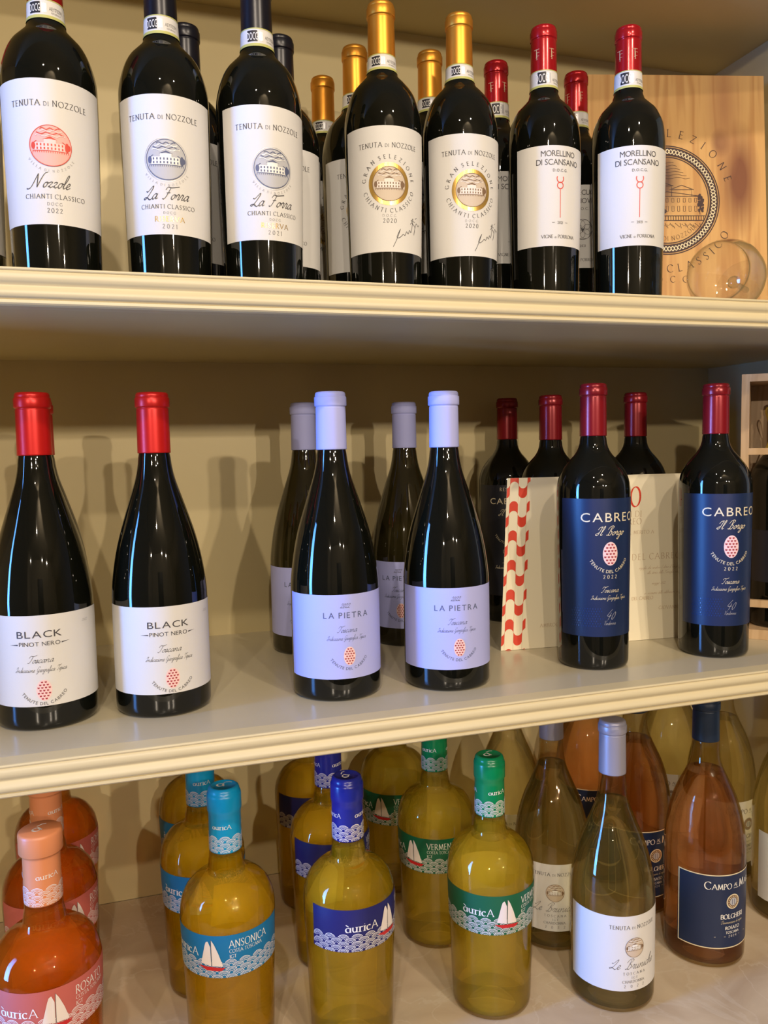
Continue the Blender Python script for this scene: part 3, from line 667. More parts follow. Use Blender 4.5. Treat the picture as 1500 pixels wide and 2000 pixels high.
def d_campo(ink='white', rim='cream'):
    P = Print()
    P.text('C', -27.5, 94.2, 8.6, 'serif', ink, bold=1.1); P.text('AMPO', -11.5, 94.2, 6.2, 'serif', ink, .1, bold=1.1); P.text('AL', 5.6, 96.4, 3.8, 'serif', ink, .05); P.line([(2.4, 94.4), (9, 94.4)], .5, ink)
    P.text('M', 15, 94.2, 8.6, 'serif', ink, bold=1.1); P.text('ARE', 28, 94.2, 6.2, 'serif', ink, .1, bold=1.1)
    P.disc(2, 79, 8.6, 8.6, rim); P.layer = 2; P.disc(2, 79, 7.4, 7.4, 'brown'); P.layer = 4; P.disc(2, 79, 4.6, 4.6, 'bluegrey'); P.layer = 5
    P.line([(0.5, 75.6), (0.5, 82)], .7, 'navy'); P.line([(3.5, 75.6), (3.5, 82)], .7, 'navy')
    for k in range(16):
        a = k*PI/8; P.disc(2+6*math.cos(a), 79+6*math.sin(a), .6, .6, rim, 6)
    P.layer = 1; P.text('BOLGHERI', 2, 59.6, 5.2, 'serif', ink, .1, bold=1.3); P.text('Denominazione di origine', 2, 54, 3.8, 'script', rim, 0, wx=.8)
    P.text('ROSATO' if ink == 'white' else 'VERMENTINO', 2, 47, 3.6, 'serif', ink, .15, bold=1.4); P.text('TOSCANA', 2, 42, 2.8, 'serif', ink, .15, bold=1.3); P.text('2024', 2, 37.6, 2.6, 'serif', ink, .6)
    P.line([(-20, 38.8), (-7, 38.8)], .4, rim); P.line([(11, 38.8), (24, 38.8)], .4, rim)
    return P
def edges(P, u0, u1, v0, v1, w, ink):
    P.rect(u0, u1, v0, v0+w, ink, 30); P.rect(u0, u1, v1-w, v1, ink, 30); P.rect(u0, u0+w, v0, v1, ink)
LAB = {}
def lab_design(key, sh, half, v0, v1, paper, P):
    LAB[key] = (sh, half, v0, v1, paper, P)
def R_(sh, z): return radf(sh)(z)
lab_design('nozzole', 'tuscan_short', 53, 49, 167, white_paper, d_nozzole)
lab_design('forra', 'tuscan_short', 50, 46.5, 165, white_paper, d_forra)
lab_design('gran', 'tuscan', 51, 53, 176, white_paper, d_gran)
lab_design('morellino', 'tuscan_tall', 49, 71, 177, white_paper, d_morellino)
lab_design('monte', 'tuscan_tall', 49, 71, 170, white_paper, d_monte)
lab_design('black', 'burgundy', 70, 23, 105, white_paper, d_black)
lab_design('pietra', 'burgundy', 68, 23, 106, lav_paper, d_pietra)
lab_design('cabreo', 'bordeaux', 57, 38, 188, navy_paper, d_cabreo)
lab_design('cabreo_black', 'bordeaux', 50, 38, 192, black_paper, d_cabreo_black)
lab_design('lebruni', 'slim_burgundy', 74, 26, 107, white_paper, d_lebruni)
def _cr():
    P = d_campo(); edges(P, -60, 60, 25, 111, 1.2, 'cream'); return P
def _cw(): return d_campo('grey', 'fine')
lab_design('campo_rose', 'wide_burgundy', 61, 25, 111, navy_paper, _cr)
lab_design('campo_white', 'wide_burgundy', 56, 25, 111, white_paper, _cw)
def _au(v1, fill, prod):
    def f():
        P = Print(); auric(P, v1, fill, prod, ''); return P
    return f
for key, v1, fill, prod, paper in (('ansonica', 143, 'azfill', 'ANSONICA', lab_az), ('viognier', 154, 'rbfill', 'VIOGNIER', lab_rb), ('vermentino', 138, 'grfill', 'VERMENTINO', lab_gr), ('rosato', 150, 'cofill', 'ROSATO', lab_co)):
    lab_design(key, 'round_shoulder', 80, v1-42, v1, paper, _au(v1, fill, prod))
_lm = {}
def label_meshes(key):
    if key not in _lm:
        sh, half, v0, v1, paper, pf = LAB[key]; rad = radf(sh); P = pf()
        _lm[key] = (wrap_sheet('label', rad, -half, half, v0, v1, paper), bend_mesh('lettering', P, rad))
    return _lm[key]
_sm = {}
def seal_meshes(sh, z0, z1):
    k = (sh, z0, z1)
    if k not in _sm:
        s = SHAPES[sh]; rc = s['cap_r']; gr_ = radf(sh); rad = lambda z: max(rc, gr_(z))+.25
        P = Print(); h = z1-z0
        P.rect(-44, 44, z0, z0+2.6, 'lime', 40); P.rect(-44, 44, z1-.9, z1, 'lime', 40)
        P.rect(-13, -3.6, z0+4.2, z1-2.2, 'dark', 6); P.layer = 3; P.text('DOCG', -8.3, z0+5.6, h-9.4, 'sans', 'white', .05, .36)
        P.layer = 1; P.rect(-2.6, 1.6, z0+5, z1-3.4, 'silver', 2)
        P.text('AEY170294', 9.5, z0+7, 3.2, 'sans', 'grey', .05, .62); P.text('REPUBBLICA', 9.5, z0+4.4, 1.5, 'sans', 'fine', .08, .8)
        _sm[k] = (wrap_sheet('seal_strip', rad, -45.5, 45.5, z0, z1, white_paper, .15, 48, 8), bend_mesh('lettering', P, rad, .3))
    return _sm[k]
def cap_print(sh, which):
    k = (sh, which, 'cp')
    if k not in _sm:
        s = SHAPES[sh]; H = s['H']; cr = s['cap_r']; P = Print()
        if which == 'TF':
            for u in (-14, 3, 20): P.text('T', u, H-36, 9, 'serif', 'ochre', bold=.7); P.text('F', u+1.6, H-38, 7.5, 'serif', 'ochre', bold=.7)
            _sm[k] = bend_mesh('lettering', P, lambda z: cr-.2, .3)
        else:
            waves(P, -48, 48, 206.8, 223, which, 6.0)
            for u in (-30, 3, 36): P.text('auric', u-2, 230.5, 6.6, 'serif', 'white', .04, bold=.8); P.text('A', u+7.4, 230.5, 4.4, 'serif', 'white', bold=.8)
            _sm[k] = bend_mesh('lettering', P, lambda z: cr+.05, .35)
    return _sm[k]
_top = {}
def cap_top_print(sh):
    if sh not in _top:
        H = SHAPES[sh]['H']; P = Print(); P.text('a', -3, -3, 15, 'serif', 'white', bold=1.0); P.line([(0, 5.6), (5, 6.6), (8, 5)], 1.2, 'white')
        _top[sh] = mesh('lettering', [(u, v, H-.35) for u, v in P.V], P.F, [INK['white']], None)
        _top[sh+'s'] = mesh('lettering', [(u, v, H+.15) for u, v in P.V], P.F, [INK['white']], None)
    return _top[sh]

def bottle(sh, x, y, z, rot, glass, capm, design, label, group=None, seal=None, capw=None, wine=None, fill=0, capstyle='foil', cap_label=None, scale=1.0):
    """rot: degrees the label is turned to the right of straight at the photographer"""
    a = math.atan2(CAM.y-y, CAM.x-x) + math.radians(rot)
    o = bpy.data.objects.new('wine_bottle', None); sc.collection.objects.link(o); o.empty_display_size = .02
    o.location = (x*S, y*S, z*S); o.rotation_euler = (0, 0, a+PI/2); o.scale = (1, 1, scale)
    tag(o, label, 'bottle', group)
    g = part('glass', glass_me(sh, glass, wine is not None), o)
    if wine:
        w = part('wine', wine_me(sh, wine, fill), o)
    if capm:
        c = part('capsule', capsule_me(sh, capm, capstyle), o, cap_label)
        if capw: part('lettering', cap_print(sh, capw), c)
        if capstyle in ('crown', 'stopper'):
            cap_top_print(sh); t = part('lettering', _top[sh if capstyle == 'crown' else sh+'s'], c); t.rotation_euler = (0, 0, math.radians(20))
    if seal:
        m1, m2 = seal_meshes(sh, *seal); q = part('seal_strip', m1, o); part('lettering', m2, q)
    if design:
        m1, m2 = label_meshes(design); q = part('label', m1, o); part('lettering', m2, q)
    if sh == 'round_shoulder':
        v0, v1 = LAB[design][2:4]; k = ('back', v0)
        if k not in _sm: _sm[k] = wrap_sheet('back_label', lambda z: radf(sh)(z), PI*45.6-34, PI*45.6+34, v0, v1, white_paper, .2, 20)
        part('back_label', _sm[k], o)
    return o

# ================================================================== the cabinet
def extrude_x(prof, x0, x1):
    n = len(prof); V = [(x0, y, z) for y, z in prof] + [(x1, y, z) for y, z in prof]
    F = [(i, (i+1) % n, n+(i+1) % n, n+i) for i in range(n)] + [tuple(range(n))[::-1], tuple(range(n, 2*n))]
    return V, F
cab = bpy.data.objects.new('wall_cabinet', None); sc.collection.objects.link(cab); cab.location = (0, 0, Z0*S)
tag(cab, 'cream painted open wall cabinet with moulded shelf edges holding all the bottles', 'shelving')
def cpart(name, V, F, m, smooth=False):
    me = mesh(name, [(x, y, z-Z0) for x, y, z in V], F, [m], None, smooth); return ob(name, me, cab)
V, F = [], []; box(V, F, XL, XR+20, D, D+12, Z0+.3, Z3); cpart('back_panel', V, F, paint_shade)
V, F = [], []; box(V, F, XR, XR+20, -10, D, Z0+.3, Z3); cpart('side_panel', V, F, paint_shade)
V, F = [], []; box(V, F, XL-20, XL, -10, D+12, Z0+.3, Z3); cpart('side_panel', V, F, paint_shade)
V, F = [], []; box(V, F, XL-20, XR+20, -30, D+12, Z3, Z3+22); cpart('top_board', V, F, paint_shade)
for zt in (Z1, Z2):
    V, F = [], []; box(V, F, XL, XR, 20, D, zt-TH+6, zt); sb = cpart('shelf_board', V, F, paint_top)
    pr = [(20, 0), (1.6, 0)] + crom([(1.6, 0), (.4, -.4), (0, -1.4), (.4, -2.3), (1.4, -2.8)], 2) + crom([(1.2, -3.4), (-.2, -5.2), (-.6, -8), (.2, -10.4), (1.8, -12.2), (2.6, -13.8), (1.7, -15.6), (.2, -18), (-.2, -20.2), (.8, -22.4), (2.8, -23.4)], 4) + [(3.4, -24.4), (2.4, -24.7), (2.2, -27.0), (3.4, -28.2), (5.6, -TH), (20, -TH)]
    V, F = extrude_x([(yy, zt+zz) for yy, zz in pr[::-1]], XL, XR)
    o = ob('shelf_moulding', mesh('shelf_moulding', [(x, y_, z-Z0) for x, y_, z in V], F, [paint]), sb)
    V, F = [], []; box(V, F, XL, XR, 20, D, zt-TH, zt-TH+6); o = ob('shelf_underside', mesh('shelf_underside', [(x, y_, z-Z0) for x, y_, z in V], F, [paint_shade]), sb)
V, F = [], []; box(V, F, XL-20, XR+20, -330, D-.5, Z0-30, Z0)
tag(ob('stone_worktop', mesh('stone_worktop', V, F, [stone])), 'beige veined stone worktop under the lowest row of bottles', 'worktop')

# ================================================================== the room round it (seen only in reflections)
plaster = mat('room_plaster', (0.55, 0.48, 0.36), 0.8); boards = mat('dark_floor', (0.12, 0.07, 0.04), 0.5); dark_wood = mat('dark_wood', (0.05, 0.03, 0.02), 0.4)
def room(name, *b, m=None):
    V, F = [], []; box(V, F, *b); return tag(ob(name, mesh(name, V, F, [m or plaster])), None, None, kind='structure')
room('wall_front', -1720, 2500, -4400, -4300, -1250, 1500); room('wall_back', -1720, 2500, D+12.5, D+100, -1250, 1500)
room('wall_left', -1720, -1620, -4300, D+12.5, -1250, 1500); room('wall_right', 2400, 2500, -4300, D+12.5, -1250, 1500)
room('floor', -1720, 2500, -4400, D+100, -1300, -1250, m=boards); room('ceiling', -1720, 2500, -4400, D+100, 1500, 1550)
dr = room('door_1', -500, 400, -4300, -4260, -1250, 850, m=dark_wood)
wf = room('window_1', -1620, -1600, -400, -385, -480, 920); 
for b in ((-1620, -1600, -55, -40, -480, 920), (-1620, -1600, -385, -55, 905, 920), (-1620, -1600, -385, -55, -480, -465)):
    V, F = [], []; box(V, F, *b); ob('window_frame', mesh('window_frame', V, F, [plaster]), wf)

# ================================================================== bottles, top shelf
NAV = 'navy-capped red wine bottles on the top shelf'; GOL = 'gold-capped bottles on the top shelf'; REDT = 'red-capped bottles at the right of the top shelf'
bottle('tuscan_short', -169.5, 99.2, Z2, -2, red_glass, cap_tred, 'nozzole', 'bottle with pinkish-red round villa emblem, leftmost in the top front row', seal=(227, 243))
bottle('tuscan_short', -72.2, 100, Z2, 0, red_glass, cap_navy, 'forra', 'navy-capped bottle with grey villa emblem label squarely facing out, second from left on top shelf', NAV, seal=(227, 243.5))
bottle('tuscan_short', 14.8, 99.9, Z2, 16, red_glass, cap_navy, 'forra', 'navy-capped bottle with label turned to the right, third from left in top front row', NAV, seal=(227, 243.5))
bottle('tuscan_short', -262, 200, Z2, 0, red_glass, cap_tred, 'nozzole', 'dark bottle mostly cut off by the left picture edge, behind the leftmost top bottle', seal=(227, 243))
bottle('tuscan_short', -43, 200, Z2, 0, red_glass, cap_navy, 'forra', 'navy-capped bottle in shade behind the second bottle of the top shelf', NAV)
bottle('tuscan_short', 55, 197, Z2, 0, red_glass, cap_navy, 'forra', 'navy-capped bottle almost hidden behind the third bottle of the top shelf', NAV)
bottle('tuscan', 151.4, 142.5, Z2, 8, red_glass, cap_gold, 'gran', 'gold-capped bottle with gold ring emblem, tallest and leftmost of the two front gold ones', GOL, seal=(241, 257))
bottle('tuscan', 238.4, 141.6, Z2, 17, red_glass, cap_gold, 'gran', 'gold-capped bottle with gold ring emblem, the front one nearer the red caps', GOL, seal=(241, 257))
bottle('tuscan', 131.5, 321, Z2, 10, red_glass, cap_gold, 'gran', 'gold-capped bottle standing farthest back and lowest, with wrinkled foil, leftmost gold cap', GOL, seal=(241, 257))
bottle('tuscan', 149.3, 237, Z2, 12, red_glass, cap_gold, 'gran', 'gold-capped bottle peeking out left behind the leftmost front gold one', GOL, seal=(241, 257))
bottle('tuscan', 236.9, 225.6, Z2, 12, red_glass, cap_gold, 'gran', 'gold-capped bottle between and behind the two front gold-capped bottles', GOL, seal=(241, 257))
bottle('tuscan_tall', 344.4, 150.7, Z2, 24, red_glass, cap_tred, 'morellino', 'red-capped bottle with plain white label and thin red emblem, next to the front gold-capped pair', REDT, seal=(248, 267), capw='TF')
bottle('tuscan_tall', 437.6, 126.5, Z2, 17, red_glass, cap_tred, 'morellino', 'red-capped bottle with thin red emblem on white label, standing before the pine board', REDT, seal=(248, 267), capw='TF')
bottle('tuscan_tall', 328.5, 239.8, Z2, 30, red_glass, cap_tred, 'morellino', 'red-capped bottle seen behind the second gold-capped front bottle', REDT, seal=(248, 267), capw='TF')
bottle('tuscan_tall', 438.5, 239.6, Z2, 10, red_glass, cap_tred, 'monte', 'red-capped bottle with ringed emblem label, seen between the two front red-capped ones', REDT, seal=(248, 267), capw='TF')
# ================================================================== bottles, middle shelf
PIN = 'bright-red-capped bottles on the middle shelf'; PIE = 'lavender-capped bottles on the middle shelf'; CAB = 'dark-red-capped bottles on the middle shelf'
bottle('burgundy', -199.2, 119.2, Z1, -6, red_glass, cap_red, 'black', 'sloping-shouldered bottle with bright red cap and white label, cut by the left picture edge', PIN)
bottle('burgundy', -93.4, 116.4, Z1, 8, red_glass, cap_red, 'black', 'bright-red-capped bottle with white label and small red egg emblem, second from left on middle shelf', PIN)
bottle('burgundy', -207, 236, Z1, 0, red_glass, cap_red, 'black', 'red-capped bottle almost hidden behind the leftmost front bottle of the middle shelf', PIN)
bottle('burgundy', 77.9, 103, Z1, 14, red_glass, cap_lav, 'pietra', 'lavender-capped bottle with lavender label in front, the left one of the pair', PIE)
bottle('burgundy', 195.6, 93, Z1, 14, red_glass, cap_lav, 'pietra', 'lavender-capped bottle with lavender label in front, the one nearer the patterned card', PIE)
bottle('burgundy', 88.7, 288.8, Z1, -8, olive_glass, cap_lav, 'pietra', 'shaded lavender-capped bottle behind the left front lavender-capped bottle', PIE)
bottle('burgundy', 217.5, 283.6, Z1, -12, olive_glass, cap_lav, 'pietra', 'shaded lavender-capped bottle between and behind the two front lavender-capped bottles', PIE)
bottle('bordeaux', 375.2, 98, Z1, 27, red_glass, cap_bord, 'cabreo', 'dark-red-capped bottle with navy label standing in front of the cream card', CAB)
bottle('bordeaux', 531.9, 90, Z1, 27, red_glass, cap_bord, 'cabreo', 'dark-red-capped bottle with navy label nearest the wooden crate', CAB)
bottle('bordeaux', 395, 352, Z1, 4, red_glass, cap_bord, 'cabreo_black', 'dark-red-capped bottle with black label, behind the patterned edge of the card', CAB)
bottle('bordeaux', 401.5, 240, Z1, 10, red_glass, cap_bord, 'cabreo', 'dark-red-capped bottle directly behind the card, left of the front navy-labelled bottle', CAB, scale=.99)
bottle('bordeaux', 524, 234, Z1, 10, red_glass, cap_bord, 'cabreo', 'dark-red-capped bottle behind the card, between the two front navy-labelled bottles', CAB)
# ================================================================== bottles, stone worktop
def au(key, x, y, rot, wine, capm, fillink, label, group, style='crown', fill=None):
    bottle('round_shoulder', x, y, Z0, rot, clear_glass, capm, key, label, group, capw=fillink, wine=wine, fill=fill or 199, capstyle=style)
AZG, RBG, GRG, ROG = ('azure-labelled white wine bottles', 'royal-blue-labelled white wine bottles', 'green-labelled white wine bottles', 'coral-labelled rose wine bottles')
au('ansonica', -42.5, 86.6, -24, wine_yellow, cap_az, 'azfill', 'golden wine bottle with azure cap and azure sailboat label, front one of its column', AZG)
au('ansonica', -57, 200, -5, wine_yellow, cap_az, 'azfill', 'azure-labelled golden bottle directly behind the front azure-capped one', AZG)
au('ansonica', -54, 325, -5, wine_yellow, cap_az, 'azfill', 'azure-labelled golden bottle at the very back of the azure column', AZG)
au('viognier', 76.5, 68.4, 50, wine_green, cap_rb, 'rbfill', 'yellow wine bottle with royal blue cap and sailboat label, in the front row', RBG)
au('viognier', 88, 199, 40, wine_yellow, cap_rb, 'rbfill', 'royal-blue-labelled bottle behind the front blue-capped one', RBG)
au('viognier', 92, 325, 40, wine_yellow, cap_rb, 'rbfill', 'royal-blue-labelled bottle farthest back in its column, neck hidden by the shelf', RBG)
au('vermentino', 232.1, 68.7, 19, wine_green, cap_gr, 'grfill', 'green-capped bottle with green sailboat label, in the front row', GRG)
au('vermentino', 219.8, 199.2, -37, wine_green, cap_gr, 'grfill', 'green-labelled bottle behind, sailboat at left of its label', GRG)
au('vermentino', 210, 330, -25, wine_green, cap_gr, 'grfill', 'green-labelled bottle at the very back of the green column', GRG)
au('rosato', -204.2, 47.8, 3, wine_rose, cap_pe, 'cofill', 'orange rose wine bottle with peach flat cap and coral label, in the front left corner', ROG, 'stopper')
au('rosato', -213, 180, 28, wine_rose, cap_pe, 'cofill', 'orange rose wine bottle behind the front peach-capped one', ROG, 'stopper')
au('rosato', -217, 308, 28, wine_rose, cap_pe, 'cofill', 'orange rose wine bottle at the very back of the left column', ROG, 'stopper')
BRG, CRG, CWG = 'white-labelled straw wine bottles with grey caps', 'navy-labelled copper rose bottles', 'cream-labelled pale wine bottles at the back right'
bottle('slim_burgundy', 362, 38.8, Z0, 31, clear_glass, cap_grey, 'lebruni', 'tall pale wine bottle with grey cap and large white label, in the front row', BRG, wine=wine_pale, fill=212)
bottle('slim_burgundy', 352, 152, Z0, 5, clear_glass, cap_grey, 'lebruni', 'pale wine bottle with white villa label, behind and left of the front grey-capped one', BRG, wine=wine_pale, fill=212)
bottle('slim_burgundy', 360, 285, Z0, 5, clear_glass, cap_grey, 'lebruni', 'pale wine bottle farthest back, seen beside the green cap', BRG, wine=wine_pale, fill=212)
bottle('wide_burgundy', 504.3, 66.5, Z0, 40, clear_glass, cap_cnavy, 'campo_rose', 'copper rose wine bottle with deep blue cap and navy label, front row at right', CRG, wine=wine_rose2, fill=215)
bottle('wide_burgundy', 488, 180, Z0, 33, clear_glass, cap_cnavy, 'campo_rose', 'copper rose bottle standing right behind the large white-labelled front bottle', CRG, wine=wine_rose2, fill=215)
bottle('wide_burgundy', 497, 308, Z0, 20, clear_glass, cap_cnavy, 'campo_rose', 'dark copper rose bottle at the very back, seen left of the grey cap', CRG, wine=wine_rose2, fill=215)
bottle('wide_burgundy', 641, 310, Z0, 0, clear_glass, cap_cnavy, 'campo_white', 'pale wine bottle at the very back between the two nearer rose bottles', CWG, wine=wine_pale, fill=215)
bottle('wide_burgundy', 648, 210, Z0, 48, clear_glass, cap_cnavy, 'campo_white', 'pale wine bottle with cream seal label right of the front rose bottle', CWG, wine=wine_pale, fill=215)
bottle('wide_burgundy', 655, 92, Z0, 20, clear_glass, cap_cnavy, 'campo_white', 'pale bottle of which only a sliver shows at the right picture edge', CWG, wine=wine_pale, fill=215)

# ================================================================== pine board on the top shelf
tl = Vector((488, 336, 749)); tr = Vector((750, 271, 749))
ud = (tr-tl); W_ = ud.length; ud.normalize(); nrm = Vector((ud.y, -ud.x, 0)).normalized()
Hb = 749-Z2; lean = math.atan2(26, Hb)
V, F = [], []; box(V, F, 0, W_, -9, 0, 0, Hb/math.cos(lean)-1)
bd = ob('wooden_board', mesh('wooden_board', V, F, [pine]))
base = tl + nrm*26; bd.location = (base.x*S, base.y*S, (Z2+3.2)*S)
bd.rotation_euler = (-lean, 0, math.atan2(ud.y, ud.x))
tag(bd, 'pine case lid with large round printed seal, leaning in the top right corner', 'board')
P = Print(); cx, cyy, r = 137, 176, 83
for k, (rr, w) in enumerate(((83, 1.6), (80.6, .8), (68.5, .9), (66, 1.6))): P.ring(cx, cyy, rr, w, 'burnt', 96)
V2 = []
P.ring(cx, cyy, 74.6, 11.2, 'burnt', 96)
for ph in (0, PI):
    P.line([(cx+(74.6+3.4*math.sin(i*PI/6+ph))*math.cos(2*PI*i/528), cyy+(74.6+3.4*math.sin(i*PI/6+ph))*math.sin(2*PI*i/528)) for i in range(529)], 1.3, 'cream')
def vline(pts, w=.8): P.line(pts, w, 'burnt')
for (x0, x1, y0, y1) in ((-50, 52, -22, 6), (-30, 8, 6, 22), (8, 40, 6, 16)):
    vline([(cx+x0, cyy+y0), (cx+x0, cyy+y1), (cx+x1, cyy+y1), (cx+x1, cyy+y0)], .9)
    vline([(cx+x0-3, cyy+y1), (cx+(x0+x1)/2, cyy+y1+7), (cx+x1+3, cyy+y1)], .9)
for i in range(11):
    x = cx-46+i*9
    vline([(x, cyy-3), (x, cyy+3), (x+3.4, cyy+3), (x+3.4, cyy-3), (x, cyy-3)], .6); vline([(x, cyy-17), (x, cyy-9), (x+3.4, cyy-9), (x+3.4, cyy-17), (x, cyy-17)], .6)
vline([(cx-60, cyy-24), (cx+60, cyy-24)], 1.2); vline([(cx-58, cyy-31), (cx+58, cyy-31)], 1.2)
for i in range(30): vline([(cx-58+i*4, cyy-24), (cx-58+i*4, cyy-31)], 1.0)
for i in range(40): vline([(cx-50+i*2.6, cyy-35-(i % 3)*2), (cx-48+i*2.6, cyy-37-(i % 4)*2)], .7)
for i in range(60):
    a = random.random()*6.28; q = random.random()
    P.disc(cx+54+5*q*math.cos(a), cyy-4+16*q*math.sin(a), 1.6, 1.9, 'burnt', 6)
P.disc(cx-12, cyy-17, 12, 5, 'burnt', 12)
for j in range(6): vline([(cx-40+i*7+j*2, cyy+34+j*4.6+1.4*math.sin(i*1.7+j)) for i in range(12-j)], .45)
P.arctext('VILLA DI NOZZOLE', cx, cyy, 55.5, -84, 6.5, 'serif', 'burnt', .25, top=False, bold=.6)
P.arctext('GRAN SELEZIONE', cx, cyy, 97, 90, 11.5, 'serif', 'burnt', 1.05, bold=.75); P.arctext('CHIANTI CLASSICO', cx, cyy, 99, -90, 11.5, 'serif', 'burnt', .62, top=False, bold=.75)
P.text('D.O.C.G.', cx, 50, 9.5, 'serif', 'burnt', .55, bold=.7)
lt = ob('lettering', mesh('lettering', [(128+(u-137)*.9, -9.25-.15*(k/len(P.V)), 185+(v-176)*.9) for k, (u, v) in enumerate(P.V)], P.F, [INK[k] for k in P.inks], P.I), bd)

# ================================================================== wine glass lying on its side, top shelf
gl = bpy.data.objects.new('wine_glass', None); sc.collection.objects.link(gl)
tag(gl, 'clear stemmed wine glass lying on its side before the pine board', 'glass')
bowl = [(0, 0), (6, .6), (16, 3.5), (28, 11), (36, 22), (40.5, 36), (41, 50), (38, 68), (33.5, 86), (30.5, 98)]
outer = bowl; inner = [(max(0, r-.9), z+.9) for r, z in bowl[:-1]] + [(29.8, 98.2)]
V, F = lathe(outer+inner[::-1], 64); ob('bowl', mesh('bowl', V, F, [goblet_glass], None, True), gl)
V, F = lathe([(0, -82), (4, -82), (4.0, -79), (3.4, -60), (3.3, -20), (4.2, -8), (7.5, -1), (6, .4), (0, .4)], 24); ob('stem', mesh('stem', V, F, [goblet_glass], None, True), gl)
V, F = lathe([(0, -87), (36, -86), (36.5, -85.4), (36, -84.8), (10, -83), (4, -79), (0, -79)], 48); ob('foot', mesh('foot', V, F, [goblet_glass], None, True), gl)
gl.location = (568*S, 106*S, (Z2+40.5)*S); 
gdir = Vector((-0.77, -0.63, -0.04))
gl.rotation_euler = gdir.to_track_quat('Z', 'Y').to_euler()

# ================================================================== printed card on the middle shelf
bl = Vector((300, 180, .3)); tlc = Vector((323, 206, 206.5)); br = Vector((590, 155, .3))
eu = (br-bl)/297.0; ev = (tlc-bl)/210.0; en = eu.cross(ev).normalized()
def cpt(u, v, d=0): q = bl+eu*u+ev*v+en*d; return (q.x, q.y, q.z)
V = [cpt(0, 0), cpt(297, 0), cpt(297, 210), cpt(0, 210), cpt(0, 0, -.6), cpt(297, 0, -.6), cpt(297, 210, -.6), cpt(0, 210, -.6)]
cd = ob('printed_card', mesh('printed_card', V, [(0, 1, 2, 3), (7, 6, 5, 4), (0, 4, 5, 1), (1, 5, 6, 2), (2, 6, 7, 3), (3, 7, 4, 0)], [card_paper]))
tag(cd, 'cream certificate card with red wavy pattern down its left edge, propped behind the navy-labelled bottles', 'card')
P = Print()
cw = 11.5; lim = 31.0
for j in range(0, 8):
    T_ = 217.5-36*j
    for i in range(4):
        x0 = -7.5+i*cw
        if i % 2:
            up = [(x0+cw/2-cw/2*math.cos(PI*k/10), T_-cw/2+cw/2*math.sin(PI*k/10)) for k in range(11)]; lo = [(a, b-12) for a, b in up]
        else:
            lo = [(x0+cw/2-cw/2*math.cos(PI*k/10), T_+3.4+cw/2-cw/2*math.sin(PI*k/10)) for k in range(11)]; up = [(a, b+12) for a, b in lo]
        for k in range(10):
            q = [(min(max(a, 0.0), lim), min(max(b, 0), 209.9)) for a, b in (lo[k], lo[k+1], up[k+1], up[k])]
            if q[1][0]-q[0][0] > .05 and max(b for a, b in q)-min(b for a, b in q) > .3: P.add(q, [(0, 1, 2, 3)], 'orange')
for x in (4, 15.5, 27): P.line([(x, 0), (x, 209)], .3, 'ochre')
P.text('40', 168, 169, 25, 'serif', 'orange', .1, bold=.8)
P.text('ANNI DI', 186, 156, 7.4, 'serif', 'ochre', .2, bold=.8, align='r'); P.text('CABREO', 186, 146.5, 7.4, 'serif', 'ochre', .2, bold=.8, align='r')
P.text('CONFERITO AL MERITO A', 204, 134, 4.4, 'serif', 'ochre', .2, bold=.9, align='r')
P.text('ENOTECA DEL CABREO', 243, 101, 7.6, 'serif', 'ochre', .3, bold=.75, align='r')
for k, (t, v) in enumerate((('orgoglio che rendono Cabreo il borgo nella terra', 89), ('alla storia della Famiglia nella Toscana', 82.5), ('maggio 2022', 69), ('in occasione delle celebrazioni per gli anni', 57), ('DEL CABREO', 50.5))):
    P.text(t, 256 if len(t) > 30 else (222 if k == 2 else 205), v, 4.0, 'serif' if t.isupper() else 'script', 'ochre', .1 if t.isupper() else 0, bold=1.0, align='r')
P.text('AMBROGIO', 66, 25, 4.2, 'serif', 'ochre', .2, bold=.9); P.text('GIOVANNI', 228, 37, 4.2, 'serif', 'ochre', .2, bold=.9)
V = [cpt(u, v, .15+.15*k/len(P.V)) for k, (u, v) in enumerate(P.V)]
ob('lettering', mesh('lettering', V, P.F, [INK[k] for k in P.inks], P.I), cd)

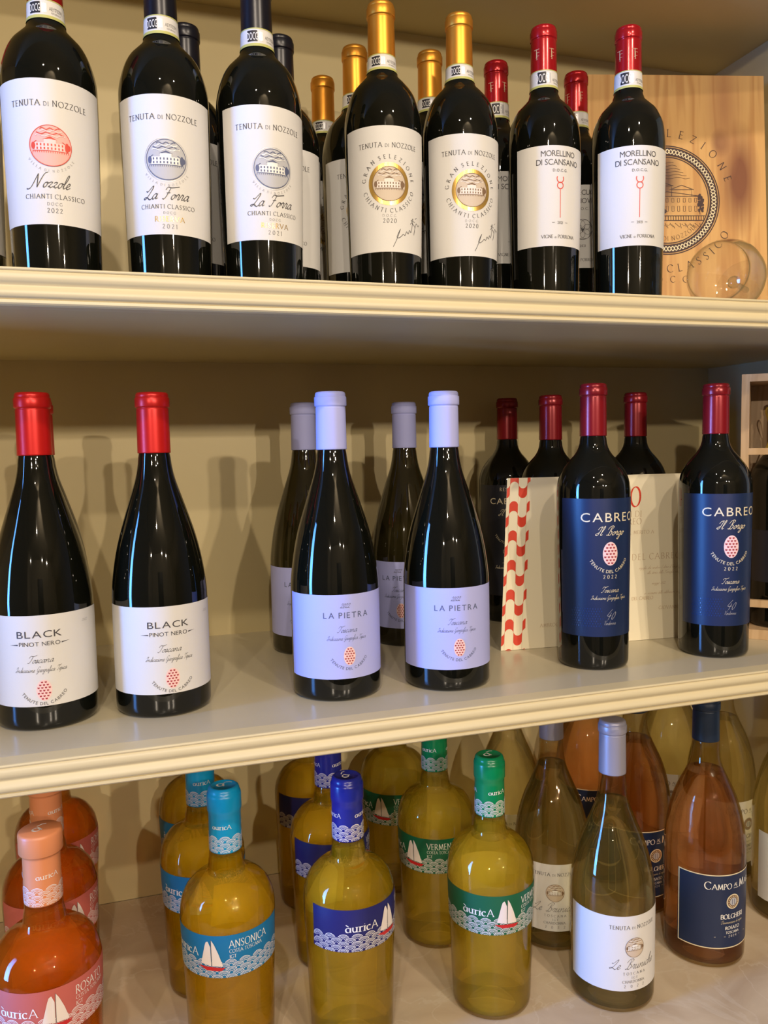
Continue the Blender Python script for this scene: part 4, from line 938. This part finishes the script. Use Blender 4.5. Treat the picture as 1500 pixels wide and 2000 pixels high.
# ================================================================== wooden presentation crate with a bottle, middle shelf
cr = bpy.data.objects.new('wooden_crate', None); sc.collection.objects.link(cr)
CW, CD_, CH = 112, 106, 327
cr.location = (602*S, 129*S, .2*S); cr.rotation_euler = (0, 0, math.atan2(-.68, .73))
tag(cr, 'open pale wooden bottle crate with cross slats, at the right edge of the middle shelf', 'crate')
def crp(name, *b):
    V, F = [], []; box(V, F, *b); return ob(name, mesh(name, V, F, [crate_wood]), cr)
crp('side_board', 0, 9, 0, CD_, 12, CH-9); crp('side_board', CW-9, CW, 0, CD_, 12, CH-9)
crp('top_board', 0, CW, 0, CD_, CH-9, CH); crp('bottom_board', 0, CW, 0, CD_, 0, 12); crp('back_board', 9, CW-9, CD_-7, CD_, 12, CH-9)
crp('cross_slat', 9, CW-9, 1, 8, 229, 237); crp('cross_slat', 9, CW-9, 1, 8, 40, 49)
ccx, ccy = 602+.73*44.8+.68*46, 129-.68*44.8+.73*46
cb = bottle('bordeaux', ccx, ccy, 12.3, 12, red_glass, cap_cnavy, None, 'dark bottle with yellow neck ribbon and black label, standing inside the wooden crate', scale=.93)
cb.scale = (.87, .87, .93)
P = Print(); P.text('CABREO', 6, 112, 9, 'serif', 'cream', .2); P.text('La Pietra', 6, 80, 9, 'script', 'cream', 0)
rad = radf('bordeaux')
q = part('label', wrap_sheet('label', rad, -52, 52, 62, 132, black_paper), cb); part('lettering', bend_mesh('lettering', P, rad), q)
rib = mat('yellow_ribbon', (0.52, 0.38, 0.03), 0.4)
V, F = [], []
r0 = 15.6
def rrib(z): return 15.5
ringm = wrap_sheet('ribbon', rrib, -48.6, 48.6, 256, 267, rib, .4, 40, 1)
rb = part('ribbon', ringm, cb, 'yellow ribbon tied round the neck')
pts = crom([(-14, 262), (-20, 276), (-24, 290), (-21, 296), (-17, 280), (-15, 262), (-21, 246), (-26, 232)], 4)
V = []; F = []
for i, (u, v) in enumerate(pts): V += [(u, -13, v), (u+1.5, -19, v)]
F = [(2*i, 2*i+1, 2*i+3, 2*i+2) for i in range(len(pts)-1)]
part('ribbon_tail', mesh('ribbon_tail', V, F, [rib], None, True), cb)
